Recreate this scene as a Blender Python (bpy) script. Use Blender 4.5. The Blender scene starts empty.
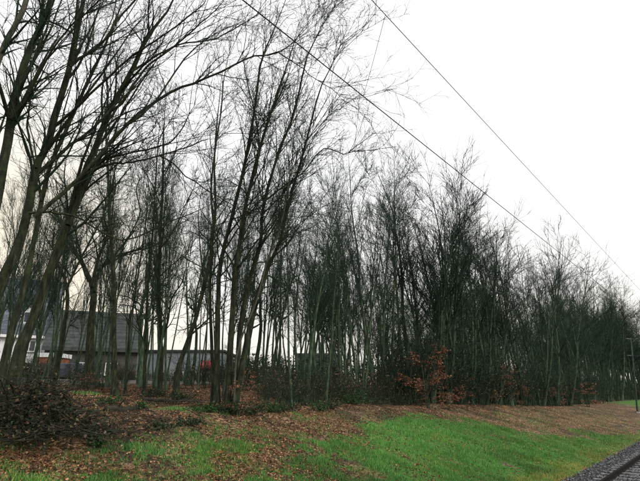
import bpy, math
import numpy as np

# ------------------------------------------------------------------ camera, sky, sun, exposure
scene = bpy.context.scene
CAMZ = 2.4                      # eye height above the rail head (z = 0)
PITCH = math.radians(17.5)
CP, SP = math.cos(PITCH), math.sin(PITCH)
cam_data = bpy.data.cameras.new('camera')
cam = bpy.data.objects.new('camera', cam_data)
scene.collection.objects.link(cam)
cam.location = (0, 0, CAMZ)
cam.rotation_euler = (math.radians(90) + PITCH, 0, 0)
cam_data.lens = 27.0
cam_data.sensor_width = 36.0
cam_data.sensor_fit = 'HORIZONTAL'
cam_data.clip_start = 0.05
cam_data.clip_end = 3000
scene.camera = cam

SUN_EL, SUN_AZ = math.radians(42), math.radians(125)     # azimuth from +Y, clockwise
world = bpy.data.worlds.new('World')
scene.world = world
world.use_nodes = True
wn, wl = world.node_tree.nodes, world.node_tree.links
wn.clear()
w_out = wn.new('ShaderNodeOutputWorld')
w_bg = wn.new('ShaderNodeBackground')
w_bg.inputs['Strength'].default_value = 0.1
sky = wn.new('ShaderNodeTexSky')
sky.sky_type = 'NISHITA'
sky.sun_disc = False
sky.sun_elevation = SUN_EL
sky.sun_rotation = SUN_AZ
hs = wn.new('ShaderNodeHueSaturation')
hs.inputs['Saturation'].default_value = 0.25
wl.new(sky.outputs[0], hs.inputs['Color'])
tc = wn.new('ShaderNodeTexCoord')
sep = wn.new('ShaderNodeSeparateXYZ')
wl.new(tc.outputs['Generated'], sep.inputs[0])
ramp = wn.new('ShaderNodeValToRGB')
ramp.color_ramp.elements[0].position = 0.0
ramp.color_ramp.elements[0].color = (0.88, 0.83, 0.72, 1)
ramp.color_ramp.elements[1].position = 0.42
ramp.color_ramp.elements[1].color = (1.0, 1.0, 1.0, 1)
e = ramp.color_ramp.elements.new(0.22)
e.color = (0.97, 0.955, 0.93, 1)
wl.new(sep.outputs['Z'], ramp.inputs[0])
ns = wn.new('ShaderNodeTexNoise')
ns.inputs['Scale'].default_value = 2.2
ns.inputs['Detail'].default_value = 4
wl.new(tc.outputs['Generated'], ns.inputs['Vector'])
mr = wn.new('ShaderNodeMapRange')
mr.inputs['To Min'].default_value = 6.7
mr.inputs['To Max'].default_value = 7.9
wl.new(ns.outputs['Fac'], mr.inputs['Value'])
vm = wn.new('ShaderNodeVectorMath')
vm.operation = 'SCALE'
dt = wn.new('ShaderNodeVectorMath'); dt.operation = 'DOT_PRODUCT'
dt.inputs[1].default_value = (-0.62, 0.77, 0.10)
wl.new(tc.outputs['Generated'], dt.inputs[0])
gl = wn.new('ShaderNodeMapRange'); gl.interpolation_type = 'SMOOTHSTEP'
gl.inputs['From Min'].default_value = 0.87; gl.inputs['From Max'].default_value = 1.0
gl.inputs['To Min'].default_value = 0.0; gl.inputs['To Max'].default_value = 0.8
wl.new(dt.outputs['Value'], gl.inputs['Value'])
warm = wn.new('ShaderNodeMix'); warm.data_type = 'RGBA'
warm.inputs['B'].default_value = (0.95, 0.82, 0.60, 1)
wl.new(gl.outputs[0], warm.inputs['Factor']); wl.new(ramp.outputs[0], warm.inputs['A'])
wl.new(warm.outputs['Result'], vm.inputs[0])
wl.new(mr.outputs[0], vm.inputs['Scale'])
mx = wn.new('ShaderNodeMix')
mx.data_type = 'RGBA'
mx.inputs['Factor'].default_value = 0.9
wl.new(hs.outputs[0], mx.inputs['A'])
wl.new(vm.outputs[0], mx.inputs['B'])
wl.new(mx.outputs['Result'], w_bg.inputs['Color'])
wl.new(w_bg.outputs[0], w_out.inputs['Surface'])

sun_data = bpy.data.lights.new('sun', 'SUN')
sun_data.energy = 1.5
sun_data.angle = math.radians(25)
sun_data.color = (1.0, 0.95, 0.87)
sun = bpy.data.objects.new('sun', sun_data)
scene.collection.objects.link(sun)
sun.rotation_euler = (math.radians(90) - SUN_EL, 0, -SUN_AZ + math.pi)

scene.view_settings.view_transform = 'Standard'
scene.view_settings.look = 'None'
scene.view_settings.gamma = 1
scene.view_settings.exposure = 0.7
scene.view_settings.use_curve_mapping = False
scene.cycles.max_bounces = 5
scene.cycles.diffuse_bounces = 3

# ------------------------------------------------------------------ helpers
rng = np.random.default_rng(11)
COL = scene.collection
TD = np.array([0.636, 0.772]); ND = np.array([-0.772, 0.636])    # along the track, across it to the left


def smooth(a, b, x):
    t = np.clip((x - a) / (b - a), 0, 1)
    return t * t * (3 - 2 * t)


def sa(x, y):
    return x * TD[0] + y * TD[1], x * ND[0] + y * ND[1]


def xy(s, a):
    return s * TD[0] + a * ND[0], s * TD[1] + a * ND[1]


def bumps(x, y):
    return (np.sin(x * 1.3 + 0.7 * y) * np.sin(y * 1.1 - 0.4 * x) * 0.5 + np.sin(x * 2.9 + 1.1) * np.sin(y * 2.6 + 0.8 * x) * 0.3
            + np.sin(x * 6.1 - y * 2.2) * np.sin(y * 5.3 + 1.7) * 0.16)


def gz(x, y):
    x = np.asarray(x, float); y = np.asarray(y, float)
    s, a = sa(x, y)
    ze = 1.8 - 0.75 * smooth(12, 58, s)
    z = np.where(a < 4.6, -0.25, np.where(a < 12, -0.25 + (ze + 0.25) * smooth(3.6, 13.5, a) / 0.9357, ze))
    z = np.maximum(z, -0.25)
    rise = (0.6 * smooth(11, 19, a) + 0.7 * smooth(18, 44, y) * smooth(12, 22, a)) * (1 - smooth(26, 52, s))
    z = z + rise
    return z + bumps(x, y) * (0.03 + 0.07 * smooth(8.5, 13, a)) * smooth(5.0, 7.0, a) * (1 - smooth(40, 60, y) * 0.7)


def at(px, py, Y):
    """world point on the vertical plane y = Y seen at photo pixel (640 x 481)"""
    dx, up = (px - 320) / 480.0, (240.5 - py) / 480.0
    d = np.array([dx, CP - SP * up, SP + CP * up])
    return d * (Y / d[1]) + np.array([0, 0, CAMZ])


def ground_x(px, Y):
    """x of the point of the ground at depth Y seen in photo column px"""
    x = 0.0
    for _ in range(6):
        dep = Y * CP + (float(gz(x, Y)) - CAMZ) * SP
        x = (px - 320) / 480.0 * dep
    return x


def new_mesh(name, verts, faces, mat=None, smooth_shade=False, col=None, attr=None):
    """faces: list of (n,k) int arrays"""
    me = bpy.data.meshes.new(name)
    verts = np.asarray(verts, np.float32).reshape(-1, 3)
    loops = np.concatenate([np.asarray(f, np.int32).ravel() for f in faces])
    tot = np.concatenate([np.full(len(f), np.asarray(f).shape[1], np.int32) for f in faces])
    start = np.concatenate([[0], np.cumsum(tot)[:-1]]).astype(np.int32)
    me.vertices.add(len(verts)); me.vertices.foreach_set('co', verts.ravel())
    me.loops.add(len(loops)); me.loops.foreach_set('vertex_index', loops)
    me.polygons.add(len(tot)); me.polygons.foreach_set('loop_start', start); me.polygons.foreach_set('loop_total', tot)
    me.polygons.foreach_set('use_smooth', np.full(len(tot), smooth_shade, bool))
    if col is not None:
        ca = me.color_attributes.new('col', 'FLOAT_COLOR', 'POINT')
        c4 = np.ones((len(verts), 4), np.float32); c4[:, :3] = col
        ca.data.foreach_set('color', c4.ravel())
    if attr is not None:
        fa = me.attributes.new('grass', 'FLOAT', 'POINT')
        fa.data.foreach_set('value', np.asarray(attr, np.float32))
    me.update(calc_edges=True)
    if mat:
        me.materials.append(mat)
    return me


def link(name, me, parent=None, loc=None):
    o = bpy.data.objects.new(name, me)
    COL.objects.link(o)
    if parent:
        o.parent = parent
    if loc is not None:
        o.location = loc
    return o


def tag(o, label=None, cat=None, group=None, kind=None):
    if label: o['label'] = label
    if cat: o['category'] = cat
    if group: o['group'] = group
    if kind: o['kind'] = kind
    return o


def empty(name, loc, label, cat, group=None, rz=0.0):
    o = bpy.data.objects.new(name, None)
    COL.objects.link(o)
    o.location = loc; o.rotation_euler = (0, 0, rz); o.empty_display_size = 0.3
    return tag(o, label, cat, group)


def copy_tree(src, loc, rz, scale, label, group):
    r = src.copy(); COL.objects.link(r)
    r.location = loc; r.rotation_euler = (0, 0, rz); r.scale = scale
    tag(r, label, None, group)
    for ch in src.children:
        c = ch.copy(); COL.objects.link(c); c.parent = r
        for g in ch.children:
            d = g.copy(); COL.objects.link(d); d.parent = c
    return r


class MB:
    """collects boxes and prisms into one mesh"""
    def __init__(self):
        self.v, self.f = [], []

    def box(self, x0, x1, y0, y1, z0, z1):
        n = len(self.v)
        self.v += [(x0, y0, z0), (x1, y0, z0), (x1, y1, z0), (x0, y1, z0), (x0, y0, z1), (x1, y0, z1), (x1, y1, z1), (x0, y1, z1)]
        for q in ((0, 3, 2, 1), (4, 5, 6, 7), (0, 1, 5, 4), (1, 2, 6, 5), (2, 3, 7, 6), (3, 0, 4, 7)):
            self.f.append(tuple(n + i for i in q))
        return self

    def poly(self, pts, faces):
        n = len(self.v); self.v += [tuple(p) for p in pts]
        self.f += [tuple(n + i for i in q) for q in faces]
        return self

    def build(self, name, mat, parent=None, loc=None, sm=False):
        me = bpy.data.meshes.new(name)
        me.from_pydata(self.v, [], self.f); me.update()
        me.materials.append(mat)
        if sm:
            for p in me.polygons: p.use_smooth = True
        return link(name, me, parent, loc)


# ------------------------------------------------------------------ materials
def nmat(name):
    m = bpy.data.materials.new(name); m.use_nodes = True
    nt = m.node_tree
    return m, nt.nodes, nt.links, nt.nodes['Principled BSDF']


def ramp_node(nodes, stops):
    r = nodes.new('ShaderNodeValToRGB')
    els = r.color_ramp.elements
    els[0].position, els[0].color = stops[0][0], (*stops[0][1], 1)
    els[1].position, els[1].color = stops[-1][0], (*stops[-1][1], 1)
    for p, c in stops[1:-1]:
        k = els.new(p); k.color = (*c, 1)
    return r


def noise_mat(name, stops, scale=6.0, stretch=(1, 1, 1), rough=0.9, bump=0.0, bscale=None, detail=6, spec=0.2, rand=0.0, lichen=None):
    m, n, l, b = nmat(name)
    t = n.new('ShaderNodeTexCoord'); mp = n.new('ShaderNodeMapping')
    mp.inputs['Scale'].default_value = stretch
    l.new(t.outputs['Object'], mp.inputs['Vector'])
    nz = n.new('ShaderNodeTexNoise'); nz.inputs['Scale'].default_value = scale; nz.inputs['Detail'].default_value = detail
    l.new(mp.outputs[0], nz.inputs['Vector'])
    r = ramp_node(n, stops); l.new(nz.outputs['Fac'], r.inputs[0])
    src = r.outputs[0]
    if lichen:
        n4 = n.new('ShaderNodeTexNoise'); n4.inputs['Scale'].default_value = lichen[0]; n4.inputs['Detail'].default_value = 7; n4.inputs['Roughness'].default_value = 0.7
        l.new(t.outputs['Object'], n4.inputs['Vector'])
        r4 = ramp_node(n, [(0.50, (0, 0, 0)), (0.66, (1, 1, 1))]); l.new(n4.outputs['Fac'], r4.inputs[0])
        m4 = n.new('ShaderNodeMix'); m4.data_type = 'RGBA'
        l.new(r4.outputs[0], m4.inputs['Factor']); l.new(src, m4.inputs['A']); m4.inputs['B'].default_value = (*lichen[1], 1)
        src = m4.outputs['Result']
    if rand:
        oi = n.new('ShaderNodeObjectInfo'); mrr = n.new('ShaderNodeMapRange')
        mrr.inputs['To Min'].default_value = 1 - rand; mrr.inputs['To Max'].default_value = 1 + rand
        l.new(oi.outputs['Random'], mrr.inputs['Value'])
        sc = n.new('ShaderNodeVectorMath'); sc.operation = 'SCALE'
        l.new(src, sc.inputs[0]); l.new(mrr.outputs[0], sc.inputs['Scale']); src = sc.outputs[0]
    l.new(src, b.inputs['Base Color'])
    b.inputs['Roughness'].default_value = rough
    b.inputs['Specular IOR Level'].default_value = spec
    if bump:
        n2 = n.new('ShaderNodeTexNoise'); n2.inputs['Scale'].default_value = bscale or scale * 3; n2.inputs['Detail'].default_value = 5
        l.new(mp.outputs[0], n2.inputs['Vector'])
        bp = n.new('ShaderNodeBump'); bp.inputs['Strength'].default_value = bump; bp.inputs['Distance'].default_value = 0.03
        l.new(n2.outputs['Fac'], bp.inputs['Height']); l.new(bp.outputs[0], b.inputs['Normal'])
    return m


def leaf_mat(name, rough=0.7, trans=0.15):
    m, n, l, b = nmat(name)
    a = n.new('ShaderNodeAttribute'); a.attribute_name = 'col'
    l.new(a.outputs['Color'], b.inputs['Base Color'])
    b.inputs['Roughness'].default_value = rough
    b.inputs['Specular IOR Level'].default_value = 0.25
    if trans:
        tr = n.new('ShaderNodeBsdfTranslucent'); l.new(a.outputs['Color'], tr.inputs['Color'])
        ms = n.new('ShaderNodeMixShader'); ms.inputs[0].default_value = trans
        l.new(b.outputs[0], ms.inputs[1]); l.new(tr.outputs[0], ms.inputs[2])
        l.new(ms.outputs[0], n['Material Output'].inputs['Surface'])
    return m


M = {}
M['bark'] = noise_mat('mossy_bark', [(0.32, (0.015, 0.026, 0.016)), (0.48, (0.038, 0.064, 0.037)), (0.66, (0.085, 0.12, 0.070))],
                      5, (2.2, 2.2, 0.5), 0.92, 0.8, 16, rand=0.3, lichen=(0.8, (0.030, 0.030, 0.024)))
M['bark_near'] = noise_mat('green_mossy_bark', [(0.3, (0.007, 0.009, 0.006)), (0.46, (0.018, 0.022, 0.013)), (0.58, (0.034, 0.038, 0.021)), (0.74, (0.085, 0.082, 0.056))],
                           6, (2.5, 2.5, 0.5), 0.92, 1.0, 26, detail=10, rand=0.15, lichen=(2.6, (0.036, 0.052, 0.018)))
M['bark_pale'] = noise_mat('pale_bark', [(0.35, (0.045, 0.045, 0.034)), (0.65, (0.11, 0.105, 0.08))], 5, (3, 3, 0.8), 0.9, 0.6, 18)
M['twig'] = noise_mat('twig', [(0.35, (0.010, 0.022, 0.014)), (0.65, (0.028, 0.052, 0.033))], 1.5, (1, 1, 1), 0.9, rand=0.25)
M['deadwood'] = noise_mat('dead_wood', [(0.35, (0.014, 0.014, 0.011)), (0.7, (0.050, 0.048, 0.034))], 5, (1, 1, 1), 0.95, 0.7, 18)
M['leaf'] = leaf_mat('dry_leaf', 0.65, 0.12)
M['grassblade'] = leaf_mat('grass_blade', 0.5, 0.25)
M['green_leaf'] = leaf_mat('green_leaf', 0.45, 0.15)
M['stone'] = leaf_mat('ballast_stone', 0.85, 0)
M['rail'] = noise_mat('rail_steel', [(0.4, (0.007, 0.006, 0.006)), (0.65, (0.018, 0.014, 0.012))], 14, rough=0.9, spec=0.08)
M['sleeper'] = noise_mat('concrete_sleeper', [(0.35, (0.12, 0.115, 0.11)), (0.7, (0.24, 0.235, 0.22))], 12, rough=0.9, bump=0.3)
M['bed'] = noise_mat('ballast_bed', [(0.35, (0.018, 0.018, 0.020)), (0.7, (0.055, 0.056, 0.06))], 22, rough=0.95, bump=1.0, bscale=28)
M['cable'] = noise_mat('cable', [(0.4, (0.015, 0.015, 0.016)), (0.6, (0.03, 0.03, 0.03))], 8, rough=0.6)
M['mast'] = noise_mat('mast_steel', [(0.4, (0.022, 0.034, 0.032)), (0.6, (0.04, 0.055, 0.05))], 6, rough=0.6)
M['insulator'] = noise_mat('insulator', [(0.4, (0.16, 0.15, 0.14)), (0.6, (0.24, 0.22, 0.2))], 6, rough=0.3)
M['asphalt'] = noise_mat('wet_asphalt', [(0.35, (0.11, 0.11, 0.105)), (0.7, (0.17, 0.168, 0.16))], 3, rough=0.3, spec=0.5)
M['kerb'] = noise_mat('kerb', [(0.35, (0.22, 0.22, 0.20)), (0.7, (0.36, 0.35, 0.33))], 4, rough=0.85)
M['plaster'] = noise_mat('white_plaster', [(0.35, (0.60, 0.62, 0.64)), (0.7, (0.76, 0.77, 0.77))], 1.2, rough=0.85)
M['plaster_blue'] = noise_mat('grey_blue_plaster', [(0.35, (0.18, 0.21, 0.24)), (0.7, (0.26, 0.29, 0.31))], 1.2, rough=0.85)
M['tile'] = noise_mat('slate_tile', [(0.3, (0.05, 0.06, 0.075)), (0.7, (0.11, 0.125, 0.15))], 3, rough=0.6, rand=0.25)
M['roofdark'] = noise_mat('weathered_roof', [(0.3, (0.030, 0.036, 0.036)), (0.7, (0.062, 0.070, 0.068))], 2.5, rough=0.8, rand=0.2)
M['brickwall'] = noise_mat('brick_red', [(0.35, (0.075, 0.042, 0.033)), (0.7, (0.14, 0.068, 0.050))], 3, rough=0.9)
M['brickgar'] = noise_mat('garage_brick', [(0.35, (0.20, 0.075, 0.045)), (0.7, (0.32, 0.13, 0.08))], 3, rough=0.9)
M['darkwall'] = noise_mat('dark_render', [(0.35, (0.05, 0.05, 0.046)), (0.7, (0.085, 0.083, 0.075))], 1.5, rough=0.9)
M['frame'] = noise_mat('white_frame', [(0.4, (0.66, 0.66, 0.66)), (0.6, (0.78, 0.78, 0.78))], 4, rough=0.5)
M['glass'] = noise_mat('window_glass', [(0.4, (0.02, 0.025, 0.035)), (0.6, (0.035, 0.045, 0.06))], 1, rough=0.08, spec=0.6)
M['red'] = noise_mat('red_cloth', [(0.35, (0.20, 0.035, 0.035)), (0.7, (0.30, 0.06, 0.055))], 2, rough=0.7)
M['carblue'] = noise_mat('dark_blue_paint', [(0.4, (0.012, 0.020, 0.045)), (0.6, (0.016, 0.026, 0.055))], 2, rough=0.2, spec=0.6)
M['carblack'] = noise_mat('black_paint', [(0.4, (0.012, 0.012, 0.013)), (0.6, (0.018, 0.018, 0.02))], 2, rough=0.2, spec=0.6)
M['rubber'] = noise_mat('rubber', [(0.4, (0.012, 0.012, 0.012)), (0.6, (0.025, 0.025, 0.025))], 8, rough=0.8)
M['lamp'] = noise_mat('lamp_lens', [(0.4, (0.5, 0.5, 0.5)), (0.6, (0.7, 0.7, 0.7))], 3, rough=0.2)
M['taillamp'] = noise_mat('tail_lamp', [(0.4, (0.3, 0.01, 0.01)), (0.6, (0.4, 0.02, 0.02))], 3, rough=0.2)


def ground_mat():
    m, n, l, b = nmat('forest_floor')
    t = n.new('ShaderNodeTexCoord')
    a = n.new('ShaderNodeAttribute'); a.attribute_name = 'grass'
    v = n.new('ShaderNodeTexVoronoi'); v.inputs['Scale'].default_value = 13
    l.new(t.outputs['Object'], v.inputs['Vector'])
    sx = n.new('ShaderNodeSeparateColor'); l.new(v.outputs['Color'], sx.inputs[0])
    lr = ramp_node(n, [(0.0, (0.036, 0.024, 0.015)), (0.35, (0.10, 0.058, 0.034)), (0.6, (0.18, 0.105, 0.060)), (0.85, (0.27, 0.175, 0.105)), (1.0, (0.34, 0.24, 0.155))])
    l.new(sx.outputs[0], lr.inputs[0])
    n1 = n.new('ShaderNodeTexNoise'); n1.inputs['Scale'].default_value = 0.9; n1.inputs['Detail'].default_value = 6
    l.new(t.outputs['Object'], n1.inputs['Vector'])
    soil = n.new('ShaderNodeMix'); soil.data_type = 'RGBA'
    r1 = ramp_node(n, [(0.42, (0, 0, 0)), (0.62, (1, 1, 1))]); l.new(n1.outputs['Fac'], r1.inputs[0])
    l.new(r1.outputs[0], soil.inputs['Factor']); l.new(lr.outputs[0], soil.inputs['A']); soil.inputs['B'].default_value = (0.045, 0.036, 0.024, 1)
    n2 = n.new('ShaderNodeTexNoise'); n2.inputs['Scale'].default_value = 9; n2.inputs['Detail'].default_value = 7
    l.new(t.outputs['Object'], n2.inputs['Vector'])
    gr = ramp_node(n, [(0.3, (0.022, 0.062, 0.015)), (0.52, (0.050, 0.145, 0.028)), (0.72, (0.11, 0.20, 0.042))])
    l.new(n2.outputs['Fac'], gr.inputs[0])
    ad = n.new('ShaderNodeMath'); ad.operation = 'ADD'; l.new(a.outputs['Fac'], ad.inputs[0])
    n3 = n.new('ShaderNodeTexNoise'); n3.inputs['Scale'].default_value = 2.6; n3.inputs['Detail'].default_value = 8
    l.new(t.outputs['Object'], n3.inputs['Vector'])
    mm = n.new('ShaderNodeMapRange'); mm.inputs['From Min'].default_value = 0.3; mm.inputs['From Max'].default_value = 0.7
    mm.inputs['To Min'].default_value = -0.35; mm.inputs['To Max'].default_value = 0.35
    l.new(n3.outputs['Fac'], mm.inputs['Value']); l.new(mm.outputs[0], ad.inputs[1])
    rg = ramp_node(n, [(0.4, (0, 0, 0)), (0.62, (1, 1, 1))]); l.new(ad.outputs[0], rg.inputs[0])
    mix = n.new('ShaderNodeMix'); mix.data_type = 'RGBA'
    l.new(rg.outputs[0], mix.inputs['Factor']); l.new(soil.outputs['Result'], mix.inputs['A']); l.new(gr.outputs[0], mix.inputs['B'])
    l.new(mix.outputs['Result'], b.inputs['Base Color'])
    b.inputs['Roughness'].default_value = 0.9; b.inputs['Specular IOR Level'].default_value = 0.15
    bp = n.new('ShaderNodeBump'); bp.inputs['Strength'].default_value = 0.8; bp.inputs['Distance'].default_value = 0.05
    am = n.new('ShaderNodeMath'); am.operation = 'ADD'; l.new(v.outputs['Distance'], am.inputs[0]); l.new(n2.outputs['Fac'], am.inputs[1])
    l.new(am.outputs[0], bp.inputs['Height']); l.new(bp.outputs[0], b.inputs['Normal'])
    return m


# ------------------------------------------------------------------ ground
B_S = np.array([-20, 3, 6, 10, 12, 15.4, 19.3, 20.4, 22.2, 24.4, 27, 31.4, 37, 45, 60, 300])
B_A = np.array([9.2, 9.3, 9.4, 9.4, 9.7, 10.0, 10.6, 10.3, 9.2, 8.3, 7.2, 6.3, 5.4, 5.6, 6.5, 7])


def patch(x, y, octaves=5):
    """value noise, roughly -1 .. 1, largest feature about 2.5 m"""
    out, amp, f = 0.0, 1.0, 0.45
    for o in range(octaves):
        u, v = x * f + 13.7 * o, y * f - 7.3 * o
        i, j = np.floor(u), np.floor(v); a, b = u - i, v - j
        a, b = a * a * (3 - 2 * a), b * b * (3 - 2 * b)
        h = lambda p, q: (np.sin(p * 127.1 + q * 311.7 + o * 17.0) * 43758.5453) % 1.0
        out = out + amp * ((h(i, j) * (1 - a) + h(i + 1, j) * a) * (1 - b) + (h(i, j + 1) * (1 - a) + h(i + 1, j + 1) * a) * b - 0.5) * 2
        amp *= 0.62; f *= 2.1
    return out / 1.5


def grass_mask(x, y):
    s, a = sa(x, y)
    ab = np.interp(s, B_S, B_A)
    p = patch(x, y)
    g = smooth(-0.9, 0.9, ab - a + 1.0 * p + 0.5 * patch(x * 3.5 + 8, y * 3.5))
    left = 1 - smooth(7.5, 17.5, s + 2.2 * patch(x * 0.8 - 4, y * 0.8 + 60))   # towards the left more fallen leaves lie on the grass
    g = g * (1 - left * np.clip(0.70 - 0.9 * patch(x * 5.0 + 31, y * 5.0 - 12), 0, 1))
    g = g * (1 - (1 - left) * np.clip(-0.12 - 0.9 * patch(x * 2.0 - 17, y * 2.0 + 5), 0, 0.7))
    g *= smooth(4.3, 4.9, a)
    # green verge beside the far trees and mossy spots in the wood
    g = np.maximum(g, smooth(60, 80, s) * (1 - smooth(12, 16, a)) * smooth(5, 7, a) * 0.75)
    g = np.maximum(g, 0.45 * smooth(0.45, 1.0, patch(x * 0.9 + 3, y * 0.9)) * (a > 9.5) * (s < 19))
    return np.clip(g, 0, 1)


def spaced(lo, hi, fine_lo, fine_hi, h, grow):
    mid = list(np.arange(fine_lo, fine_hi, h))
    up = [fine_hi]; d = h
    while up[-1] < hi: d *= grow; up.append(up[-1] + d)
    dn = [fine_lo]; d = h
    while dn[-1] > lo: d *= grow; dn.append(dn[-1] - d)
    return np.array(dn[:0:-1] + mid + up)


ss = spaced(-900, 1500, -4, 44, 0.16, 1.09)
aa = spaced(-900, 1500, 4.0, 22, 0.13, 1.09)
S, A = np.meshgrid(ss, aa, indexing='ij')
X, Yg = xy(S, A)
Z = gz(X, Yg)
ni, nj = S.shape
idx = np.arange(ni * nj).reshape(ni, nj)
quads = np.stack([idx[:-1, :-1], idx[1:, :-1], idx[1:, 1:], idx[:-1, 1:]], -1).reshape(-1, 4)
gm = new_mesh('ground', np.stack([X, Yg, Z], -1), [quads], ground_mat(), True, attr=grass_mask(X, Yg).ravel())
tag(link('ground', gm), kind='structure')

# ------------------------------------------------------------------ road through the wood's far side (wet asphalt with kerbs)
xs = np.linspace(-75, 12, 60)
ry = 44.0 + 0.05 * (xs + 20)


def strip(name, y0, y1, dz, mat, x=xs, th=0.0):
    v, f = [], []
    yb = 44.0 + 0.05 * (x + 20)
    zr = gz(x, yb) + 0.0
    for i in range(len(x)):
        v += [(x[i], yb[i] + y0, zr[i] + dz), (x[i], yb[i] + y1, zr[i] + dz), (x[i], yb[i] + y0, zr[i] + dz - th), (x[i], yb[i] + y1, zr[i] + dz - th)]
    for i in range(len(x) - 1):
        p, q = 4 * i, 4 * i + 4
        f += [(p, q, q + 1, p + 1), (p + 2, q + 2, q, p), (p + 1, q + 1, q + 3, p + 3)]
    me = bpy.data.meshes.new(name); me.from_pydata(v, [], f); me.update(); me.materials.append(mat)
    return tag(link(name, me), kind='structure')


strip('road', -2.6, 2.6, 0.24, M['asphalt'], th=0.5)
strip('kerb', -2.78, -2.6, 0.34, M['kerb'], th=0.6)
strip('kerb', 2.6, 2.78, 0.34, M['kerb'], th=0.6)

# ------------------------------------------------------------------ tram track
bx0, by0 = xy(0, 0)


def along(name, prof, s0, s1, mat, parent=None, n=2):
    """extrude a closed (a, z) profile along the track"""
    v, f = [], []
    svals = np.linspace(s0, s1, n); k = len(prof)
    for sv in svals:
        for a_, z_ in prof:
            x_, y_ = xy(sv, a_); v.append((x_, y_, z_))
    for i in range(n - 1):
        for j in range(k):
            f.append((i * k + j, (i + 1) * k + j, (i + 1) * k + (j + 1) % k, i * k + (j + 1) % k))
    f.append(tuple(range(k))); f.append(tuple(range((n - 1) * k, n * k))[::-1])
    me = bpy.data.meshes.new(name); me.from_pydata(v, [], f); me.update(); me.materials.append(mat)
    return link(name, me, parent)


bed = along('ballast_bed', [(0.0, -0.6), (0.3, -0.16), (4.3, -0.16), (5.0, -0.45)], -20, 160, M['bed'])
tag(bed, kind='structure')
track = empty('tram_track', (*xy(20, 2.68), 0), 'single tram track of dark rails on grey ballast', 'railway track')
tr_inv = (-track.location[0], -track.location[1], 0)


def rail_prof(ac):
    return [(ac - 0.06, -0.15), (ac - 0.06, -0.135), (ac - 0.012, -0.12), (ac - 0.012, -0.045), (ac - 0.035, -0.03), (ac - 0.035, 0.0),
            (ac + 0.035, 0.0), (ac + 0.035, -0.03), (ac + 0.012, -0.045), (ac + 0.012, -0.12), (ac + 0.06, -0.135), (ac + 0.06, -0.15)]


for ac in (1.96, 3.4):
    o = along('rail', rail_prof(ac), -15, 120, M['rail'], track); o.location = tr_inv
rot = math.atan2(TD[1], TD[0])
mb = MB()
L, W = 1.2, 0.12
mb.poly([(-W, -L, -0.3), (W, -L, -0.3), (W, L, -0.3), (-W, L, -0.3), (-W * .8, -L, -0.143), (W * .8, -L, -0.143), (W * .8, L, -0.143), (-W * .8, L, -0.143)],
        [(0, 3, 2, 1), (4, 5, 6, 7), (0, 1, 5, 4), (1, 2, 6, 5), (2, 3, 7, 6), (3, 0, 4, 7)])
first = mb.build('sleeper', M['sleeper'], track)
for k in range(60):
    o = first if k == 0 else first.copy()
    if k: COL.objects.link(o)
    x_, y_ = xy(8 + 0.62 * k, 2.68)
    o.location = (x_ + tr_inv[0], y_ + tr_inv[1], 0); o.rotation_euler = (0, 0, rot)

# loose ballast stones
ns_ = 17000
st_s = 12 + 32 * rng.random(ns_) ** 1.3
st_a = 0.7 + 4.4 * rng.random(ns_)
x_, y_ = xy(st_s, st_a)
zb = np.where(st_a > 4.3, -0.16 - (st_a - 4.3) * 0.2, -0.16)
base = np.array([(1, 0, 0), (0.3, 0.9, 0.1), (-0.8, 0.5, -0.1), (-0.7, -0.7, 0.1), (0.4, -0.9, -0.05), (0.1, 0.1, 0.75), (0, 0, -0.7)], float)
tri = np.array([(0, 1, 5), (1, 2, 5), (2, 3, 5), (3, 4, 5), (4, 0, 5), (1, 0, 6), (2, 1, 6), (3, 2, 6), (4, 3, 6), (0, 4, 6)])
sc = rng.uniform(0.018, 0.042, (ns_, 1, 1))
vv = base[None] * sc * rng.uniform(0.7, 1.3, (ns_, 7, 3))
th = rng.uniform(0, 6.28, ns_); c_, s_ = np.cos(th)[:, None], np.sin(th)[:, None]
vx = vv[:, :, 0] * c_ - vv[:, :, 1] * s_; vy = vv[:, :, 0] * s_ + vv[:, :, 1] * c_
vv = np.stack([vx + x_[:, None], vy + y_[:, None], vv[:, :, 2] + (zb + rng.uniform(-0.005, 0.022, ns_))[:, None]], -1)
g = 0.025 + 0.17 * rng.random((ns_, 1)) ** 1.8
cc = np.repeat(g * np.array([[0.96, 1.0, 1.08]]) * rng.uniform(0.92, 1.08, (ns_, 3)), 7, 0)
me = new_mesh('ballast_stones', vv, [(tri[None] + 7 * np.arange(ns_)[:, None, None]).reshape(-1, 3)], M['stone'], False, cc)
tag(link('ballast_stones', me), 'loose grey crushed stone ballast around the tram track', 'gravel', kind='stuff')


# ------------------------------------------------------------------ branch generator
def unit(v):
    return v / np.maximum(np.linalg.norm(v, axis=-1, keepdims=True), 1e-9)


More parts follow.
